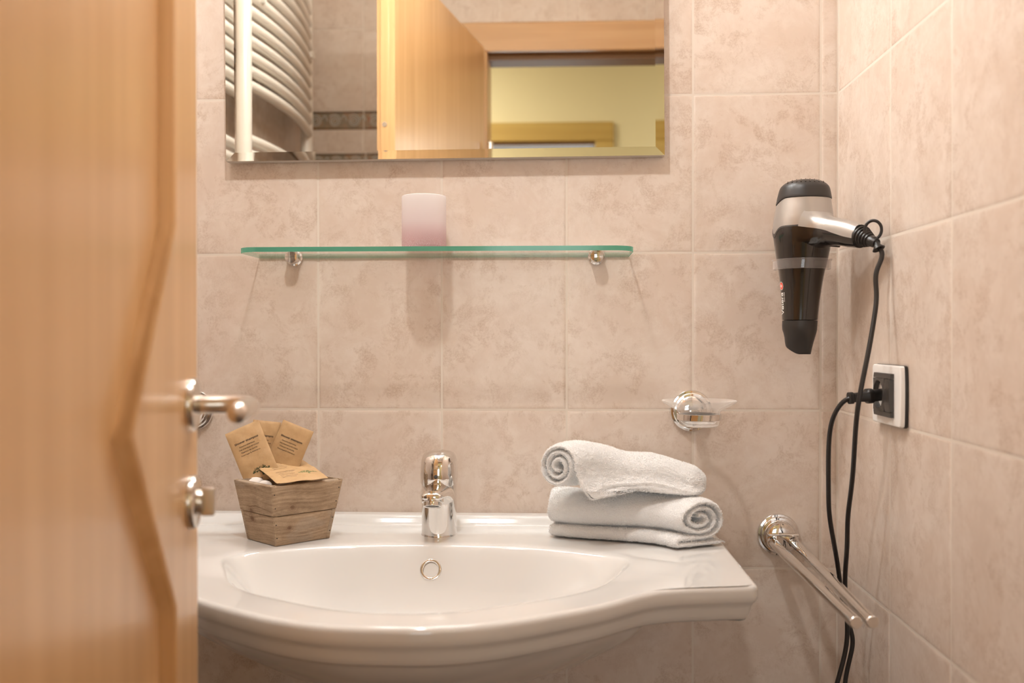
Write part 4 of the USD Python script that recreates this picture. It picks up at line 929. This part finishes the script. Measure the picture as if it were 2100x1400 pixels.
# nozzle: round where it joins, a flattened slanted slot at the mouth
VL = np.array([-0.245, -0.970, 0.0]); VR = np.array([0.970, -0.245, 0.0])
nz = []
tt = np.arange(72) * 2 * np.pi / 72
def noz(v, hl, hr, dpt, pw, slope=0.0):
    z = zpx(v); c = np.array([ax(z), DY, z]); s = 1.4522 / 1988.7
    hw = (hl + hr) / 2 * s; cc = (hr - hl) / 2 * s
    e = ell(c + VR * cc, VR, VL, hw, dpt, 72, pw)
    off = (e - c) @ VR / max(hw, 1e-6)
    e[:, 2] += slope * np.clip(-off, 0, 1) ** 1.4
    return e
for a in ((657.6, 32.5, 32.5, 0.0235, 2.0), (657.9, 34.6, 34.6, 0.0252, 2.0), (668, 34.6, 34.4, 0.0250, 2.0), (676, 33.8, 34.0, 0.0243, 2.0), (683, 31.2, 32.8, 0.0230, 2.1), (692, 29.0, 30.5, 0.0208, 2.3), (702, 27.6, 28.0, 0.0182, 2.6)):
    nz.append(noz(*a))
nz += [noz(713, 26.0, 25.6, 0.0160, 2.9, 0.003), noz(722, 24.0, 24.0, 0.0145, 3.0, 0.0075), noz(725.5, 22.5, 23.5, 0.0140, 3.0, 0.0092), noz(725.3, 20.8, 22.0, 0.0128, 3.0, 0.0088), noz(716, 20.8, 22.0, 0.0128, 3.0, 0.006)]
part('nozzle', loft(nz, False, True), M_BLACK_MATTE, dry, smooth=35, label='matt black concentrator nozzle')
# handle
h0 = np.array([ax(1.281), DY, 1.2805]); h1 = np.array([-0.0300, -0.2105, 1.2635])
hdv = h1 - h0; HL = np.linalg.norm(hdv); hdv /= HL
hsd = np.cross(hdv, [0, 0, 1.0]); hsd /= np.linalg.norm(hsd); hup = np.cross(hsd, hdv)
def hring(t, a0, a1, n=40):
    rv = np.interp(t, [0.22, 0.28, 0.33, 0.38, 0.44, 0.52, 0.62, 0.85, 1.0], [0.0400, 0.0330, 0.0275, 0.0240, 0.0215, 0.0200, 0.0192, 0.0180, 0.0160])
    rh = np.interp(t, [0.22, 0.28, 0.33, 0.38, 0.44, 0.52, 0.62, 0.85, 1.0], [0.0370, 0.0310, 0.0260, 0.0220, 0.0190, 0.0172, 0.0165, 0.0155, 0.0145])
    a = np.linspace(a0, a1, n); ca, sa = np.cos(a), np.sin(a); p = 2.4
    return h0 + hdv * HL * t + hup * 0.004 * math.sin(np.pi * t) + (np.sign(ca) * abs(ca) ** (2 / p) * rh)[:, None] * hsd + (np.sign(sa) * abs(sa) ** (2 / p) * rv)[:, None] * hup
ts = np.linspace(0.24, 1.0, 36)
def seam(t): return 0.10 - 0.25 * smooth01((t - 0.35) / 0.6)
part('handle_top', loft([hring(t, seam(t), np.pi - seam(t)) for t in ts], False, False, closed=False), M_SILVER, dry, smooth=60, label='silver upper side of the handle')
part('handle_grip', loft([hring(t, np.pi - seam(t), 2 * np.pi + seam(t)) for t in ts], False, False, closed=False), M_BLACK_GLOSS, dry, smooth=60, label='glossy black underside of the handle')
part('handle_end', lathe([(0.0152, -0.001), (0.0150, 0.001), (0.012, 0.0015)], h1, hdv, 36), M_BLACK_MATTE, dry)
q = h0 + hdv * HL * 0.50 - hup * 0.0150 - hsd * 0.009
sw = rbox(-0.010, 0.010, -0.0025, 0.0025, -0.003, 0.003, 0.0012); part('switch', place(sw, hdv, hsd, hup, q), M_GREYPLASTIC, dry)
# strain relief
sdir = np.array([0.36, -0.86, -0.36]); sdir /= np.linalg.norm(sdir)
pr = [(0.0135, 0.0)]
for k in range(5):
    z0 = 0.001 + k * 0.0042; r0 = 0.0152 - 0.0015 * k
    pr += [(r0 - 0.0022, z0), (r0, z0 + 0.0008), (r0, z0 + 0.0024), (r0 - 0.0022, z0 + 0.0032)]
pr += [(0.0078, 0.0225), (0.0072, 0.030), (0.0060, 0.034)]
part('cord_relief', lathe(pr, h1, sdir, 36), M_RUBBER, dry, smooth=35, label='ribbed rubber strain relief')
e0 = h1 + sdir * 0.032
bdir = np.array([0.30, -0.38, -0.87]); bdir /= np.linalg.norm(bdir)
part('cord_bell', lathe([(0.0045, -0.007), (0.0042, 0.0), (0.0052, 0.0055), (0.0080, 0.0090), (0.0086, 0.0100), (0.0080, 0.0105), (0.0045, 0.0080)], e0, bdir, 28), M_RUBBER, dry, smooth=35)
a = np.linspace(0, 2 * np.pi, 40)[:-1]
lc = h1 + sdir * 0.020 + np.array([0.003, -0.004, 0.0135])
lx = np.array([0.80, -0.40, 0.0]); lx /= np.linalg.norm(lx)
part('hanging_loop', tube(lc + (0.0108 * np.cos(a))[:, None] * lx + (0.0128 * np.sin(a))[:, None] * np.array([0, 0, 1.0]), 0.0021, 12, closed=True), M_RUBBER, dry, smooth=60)
# cord: one run from the dryer down below the picture and back up to the plug
c0 = e0 + bdir * 0.006
cordpts = [c0, (e0 + bdir * 0.0200), (-0.0190, -0.2455, 1.2150), (-0.0212, -0.250, 1.1850), (-0.0265, -0.258, 1.1518), (-0.0366, -0.268, 1.1099), (-0.0470, -0.275, 1.0685), (-0.0535, -0.274, 1.0269), (-0.0536, -0.262, 0.9744), (-0.0522, -0.245, 0.9233), (-0.0522, -0.230, 0.8812), (-0.0489, -0.215, 0.8383), (-0.0471, -0.200, 0.7876), (-0.0434, -0.194, 0.7442), (-0.0427, -0.194, 0.7032), (-0.0473, -0.194, 0.6759), (-0.0567, -0.195, 0.6415), (-0.068, -0.195, 0.59), (-0.070, -0.19, 0.53), (-0.056, -0.182, 0.49), (-0.043, -0.174, 0.53), (-0.038, -0.168, 0.59),
           (-0.0366, -0.166, 0.6347), (-0.0299, -0.166, 0.6694), (-0.0265, -0.166, 0.6972), (-0.0347, -0.166, 0.7248), (-0.0466, -0.176, 0.7757), (-0.0542, -0.186, 0.8123), (-0.0632, -0.197, 0.8485), (-0.0700, -0.204, 0.8832), (-0.0727, -0.210, 0.9177), (-0.0750, -0.220, 0.9793), (-0.0739, -0.230, 1.0102), (-0.0680, -0.245, 1.0330), (-0.0590, -0.2565, 1.0435), (-0.0545, -0.2580, 1.0445)]
part('cord', tube(spline(np.array([np.asarray(c, float) for c in cordpts]), 420), 0.0032, 12), M_RUBBER, dry, smooth=60, label='long black cord hanging in two strands')
# plug
pa, pb = np.array([-0.0600, -0.2565, 1.0440]), np.array([-0.0050, -0.2425, 1.0490])
pdv = pb - pa; PL = np.linalg.norm(pdv); pdv /= PL; psd = np.cross(pdv, [0, 0, 1.0]); psd /= np.linalg.norm(psd); pup = np.cross(psd, pdv)
pl = [ell(pa + pdv * PL * t, psd, pup, w_, h_, 32, 3.2) for t, w_, h_ in ((0.0, 0.0045, 0.0060), (0.02, 0.0058, 0.0078), (0.10, 0.0060, 0.0080), (0.13, 0.0046, 0.0062), (0.30, 0.0048, 0.0064), (0.33, 0.0058, 0.0066), (0.46, 0.0075, 0.0072), (0.49, 0.0092, 0.0098), (0.58, 0.0095, 0.0100), (0.62, 0.0085, 0.0080), (0.98, 0.0095, 0.0080), (1.0, 0.0085, 0.007))]
part('plug', loft(pl), M_RUBBER, dry, smooth=35, label='black moulded plug')
# print on the barrel
def wrap(mesh, z0, th0, dr=0.0002):
    v = np.array(mesh.vertices); z = z0 + v[:, 0]; r_ = rad_(z); t_ = th0 - v[:, 1] / r_
    rr_ = r_ + dr + v[:, 2]
    return tm(np.stack([ax(z) + rr_ * (np.cos(t_) * HD[0] + np.sin(t_) * HS[0]), DY + rr_ * (np.cos(t_) * HD[1] + np.sin(t_) * HS[1]), z], 1), mesh.faces)
TH0 = -math.radians(103)
tx = meshkit.text_mesh('Valera', 0.0078, 0.0001, bold=True); bnd = tx.bounds
v = np.array(tx.vertices); v[:, 0] = (v[:, 0] - bnd[0, 0]) / (bnd[1, 0] - bnd[0, 0]) * 0.0325; tx = tm(v, tx.faces)
part('brand_print', wrap(tx, zpx(646), TH0), M_PRINT, dry, smooth=False)
tx = meshkit.text_mesh('swiss made', 0.0022, 0.0001); bnd = tx.bounds
v = np.array(tx.vertices); v[:, 0] = (v[:, 0] - bnd[0, 0]) / (bnd[1, 0] - bnd[0, 0]) * 0.0140; tx = tm(v, tx.faces)
part('small_print', wrap(tx, zpx(620), TH0 + math.radians(8)), M_PRINT, dry, smooth=False)
def disc(r0, r1, n=32):
    return prism(Point(0, 0).buffer(r0, n).difference(Point(0, 0).buffer(r1, n)) if r1 else Point(0, 0).buffer(r0, n), 0.0001)
for r0, r1, m_ in ((0.0062, 0.0056, M_PRINT), (0.0052, 0.0, M_RED)):
    d_ = disc(r0, r1); d_ = d_.subdivide().subdivide(); d_.apply_translation((0, 0.004, 0)); part('emblem', wrap(d_, zpx(588), TH0, 0.0002), m_, dry, smooth=False)
d_ = cat(box3(-0.0026, 0.0026, -0.0009, 0.0009, 0, 0.0001), box3(-0.0009, 0.0009, -0.0026, 0.0026, 0, 0.0001)); d_.apply_translation((0, 0.004, 0.0001)); part('emblem_cross', wrap(d_, zpx(588), TH0, 0.0002), M_PRINT, dry, smooth=False)

# clear holder that carries the dryer
hol = thing('dryer_holder', 'clear plastic ring holder on the tile wall around the hair dryer barrel', 'holder', (-0.0843, 0, 1.2315))
hzc = (zpx(536) + zpx(555)) / 2; hx0 = ax(hzc)
hr = lathe([(0.0378, -0.0068), (0.0402, -0.0068), (0.0412, -0.006), (0.0412, 0.0055), (0.0428, 0.0068), (0.0428, 0.0078), (0.0395, 0.0078), (0.0388, 0.0066), (0.0378, -0.0060)], (hx0, DY, hzc), (0, 0, 1), 72, False, False)
hr = loft(np.array(hr.vertices).reshape(9, 72, 3)[[0, 1, 2, 3, 4, 5, 6, 7, 8, 0]], False, False)
if hr.volume < 0: hr.invert()
part('ring', hr, M_CLEAR, hol, smooth=30)
for s in (-1, 1): part('arm', rbox(hx0 + 0.020 + s * 0.014 - 0.0015, hx0 + 0.020 + s * 0.014 + 0.0015, -0.005, DY + 0.0405, hzc - 0.005, hzc + 0.005, 0.001), M_CLEAR, hol)
part('wall_plate', rbox(hx0 + 0.001, hx0 + 0.039, -0.0008, -0.0055, hzc - 0.024, hzc + 0.016, 0.002), M_CLEAR, hol)

# ------------------------------------------------------------------ power socket on the right wall
soc = thing('power_socket', 'white socket plate with a dark grey insert on the right tile wall', 'socket', (0, -0.259, 1.0487))
py0, py1, pz0, pz1 = -0.2005, -0.3080, 1.0092, 1.0882
def yzplate(y0, y1, z0, z1, bulge, r, n=14):
    """outline with bowed short sides, in the y z plane"""
    zs = np.linspace(z0, z1, n); k = (1 - ((zs - (z0 + z1) / 2) / ((z1 - z0) / 2)) ** 2) * bulge
    p = np.r_[np.c_[y0 + k, zs], np.c_[y1 - k, zs][::-1]]
    return Polygon(p).buffer(-r).buffer(r, 6)
def yz_solid(poly, x0, x1, r=0.002):
    a = np.array(poly.exterior.coords)[:-1]; n = 96
    def ringp(ins, x):
        e = poly.buffer(-ins).exterior
        return np.array([(x, *e.interpolate(i / n, normalized=True).coords[0]) for i in range(n)])
    return loft([ringp(0, x0), ringp(0, x1 + r), ringp(r * 0.3, x1 + 0.3 * r), ringp(r, x1)], True, True)
op_ = yzplate(py1, py0, pz0, pz1, -0.002, 0.004)
part('gasket', yz_solid(yzplate(py1 - 0.0005, py0 + 0.0005, pz0 - 0.0005, pz1 + 0.0005, -0.002, 0.004), -0.0008, -0.0046, 0.0005), M_RUBBER, soc, smooth=30, label='dark gap behind the plate')
part('cover_plate', yz_solid(op_, -0.0046, -0.0105, 0.0025), M_WHITEPLASTIC, soc, smooth=40)
iy0, iy1, iz0, iz1 = -0.2215, -0.2865, 1.0205, 1.0775
def insert_block(y0, y1, z0, z1, x1=-0.0150, bow=0.0022):
    zs = np.linspace(z0, z1, 14); zm, hh = (iz0 + iz1) / 2, (iz1 - iz0) / 2
    rg_ = []
    for z in zs:
        x = x1 - bow * (1 - ((z - zm) / hh) ** 2)
        rg_.append([(-0.009, y0, z), (x, y0, z), (x, y1, z), (-0.009, y1, z)])
    return loft(rg_)
wy, wz, wr = -0.2430, 1.0490, 0.0195
part('top_strip', insert_block(iy0, iy1, iz1 - 0.0065, iz1), M_GREYPLASTIC, soc, smooth=20)
part('bottom_strip', insert_block(iy0, iy1, iz0, iz0 + 0.0065), M_GREYPLASTIC, soc, smooth=20)
rib = [insert_block(iy1, wy - wr - 0.0035, iz0 + 0.0072, iz1 - 0.0072, -0.0146)]
for k in range(6): rib.append(insert_block(iy1 + 0.0008, wy - wr - 0.005, iz1 - 0.0092 - k * 0.0022, iz1 - 0.0080 - k * 0.0022, -0.0154))
part('side_strip', cat(*rib), M_GREYPLASTIC, soc, smooth=20)
# socket front with the round well
t_ = np.arange(64) * 2 * np.pi / 64
sq = []
for t in t_:
    c_, s_ = math.cos(t), math.sin(t); k = min((0.0212 if c_ > 0 else 0.0222) / max(abs(c_), 1e-6), 0.0216 / max(abs(s_), 1e-6)); sq.append((wy + c_ * k, wz + s_ * k))
sq = np.array(sq); circ = np.c_[wy + wr * np.cos(t_), wz + wr * np.sin(t_)]
def X_(p, x): return np.c_[np.full(len(p), x), p]
part('well', loft([X_(sq, -0.009), X_(sq, -0.0162), X_(circ, -0.0172), X_(wy_ if False else np.c_[wy + (wr - 0.001) * np.cos(t_), wz + (wr - 0.001) * np.sin(t_)], -0.0166), X_(np.c_[wy + (wr - 0.002) * np.cos(t_), wz + (wr - 0.002) * np.sin(t_)], -0.0040)], False, True), M_GREYPLASTIC, soc, smooth=25, label='round recessed socket well')
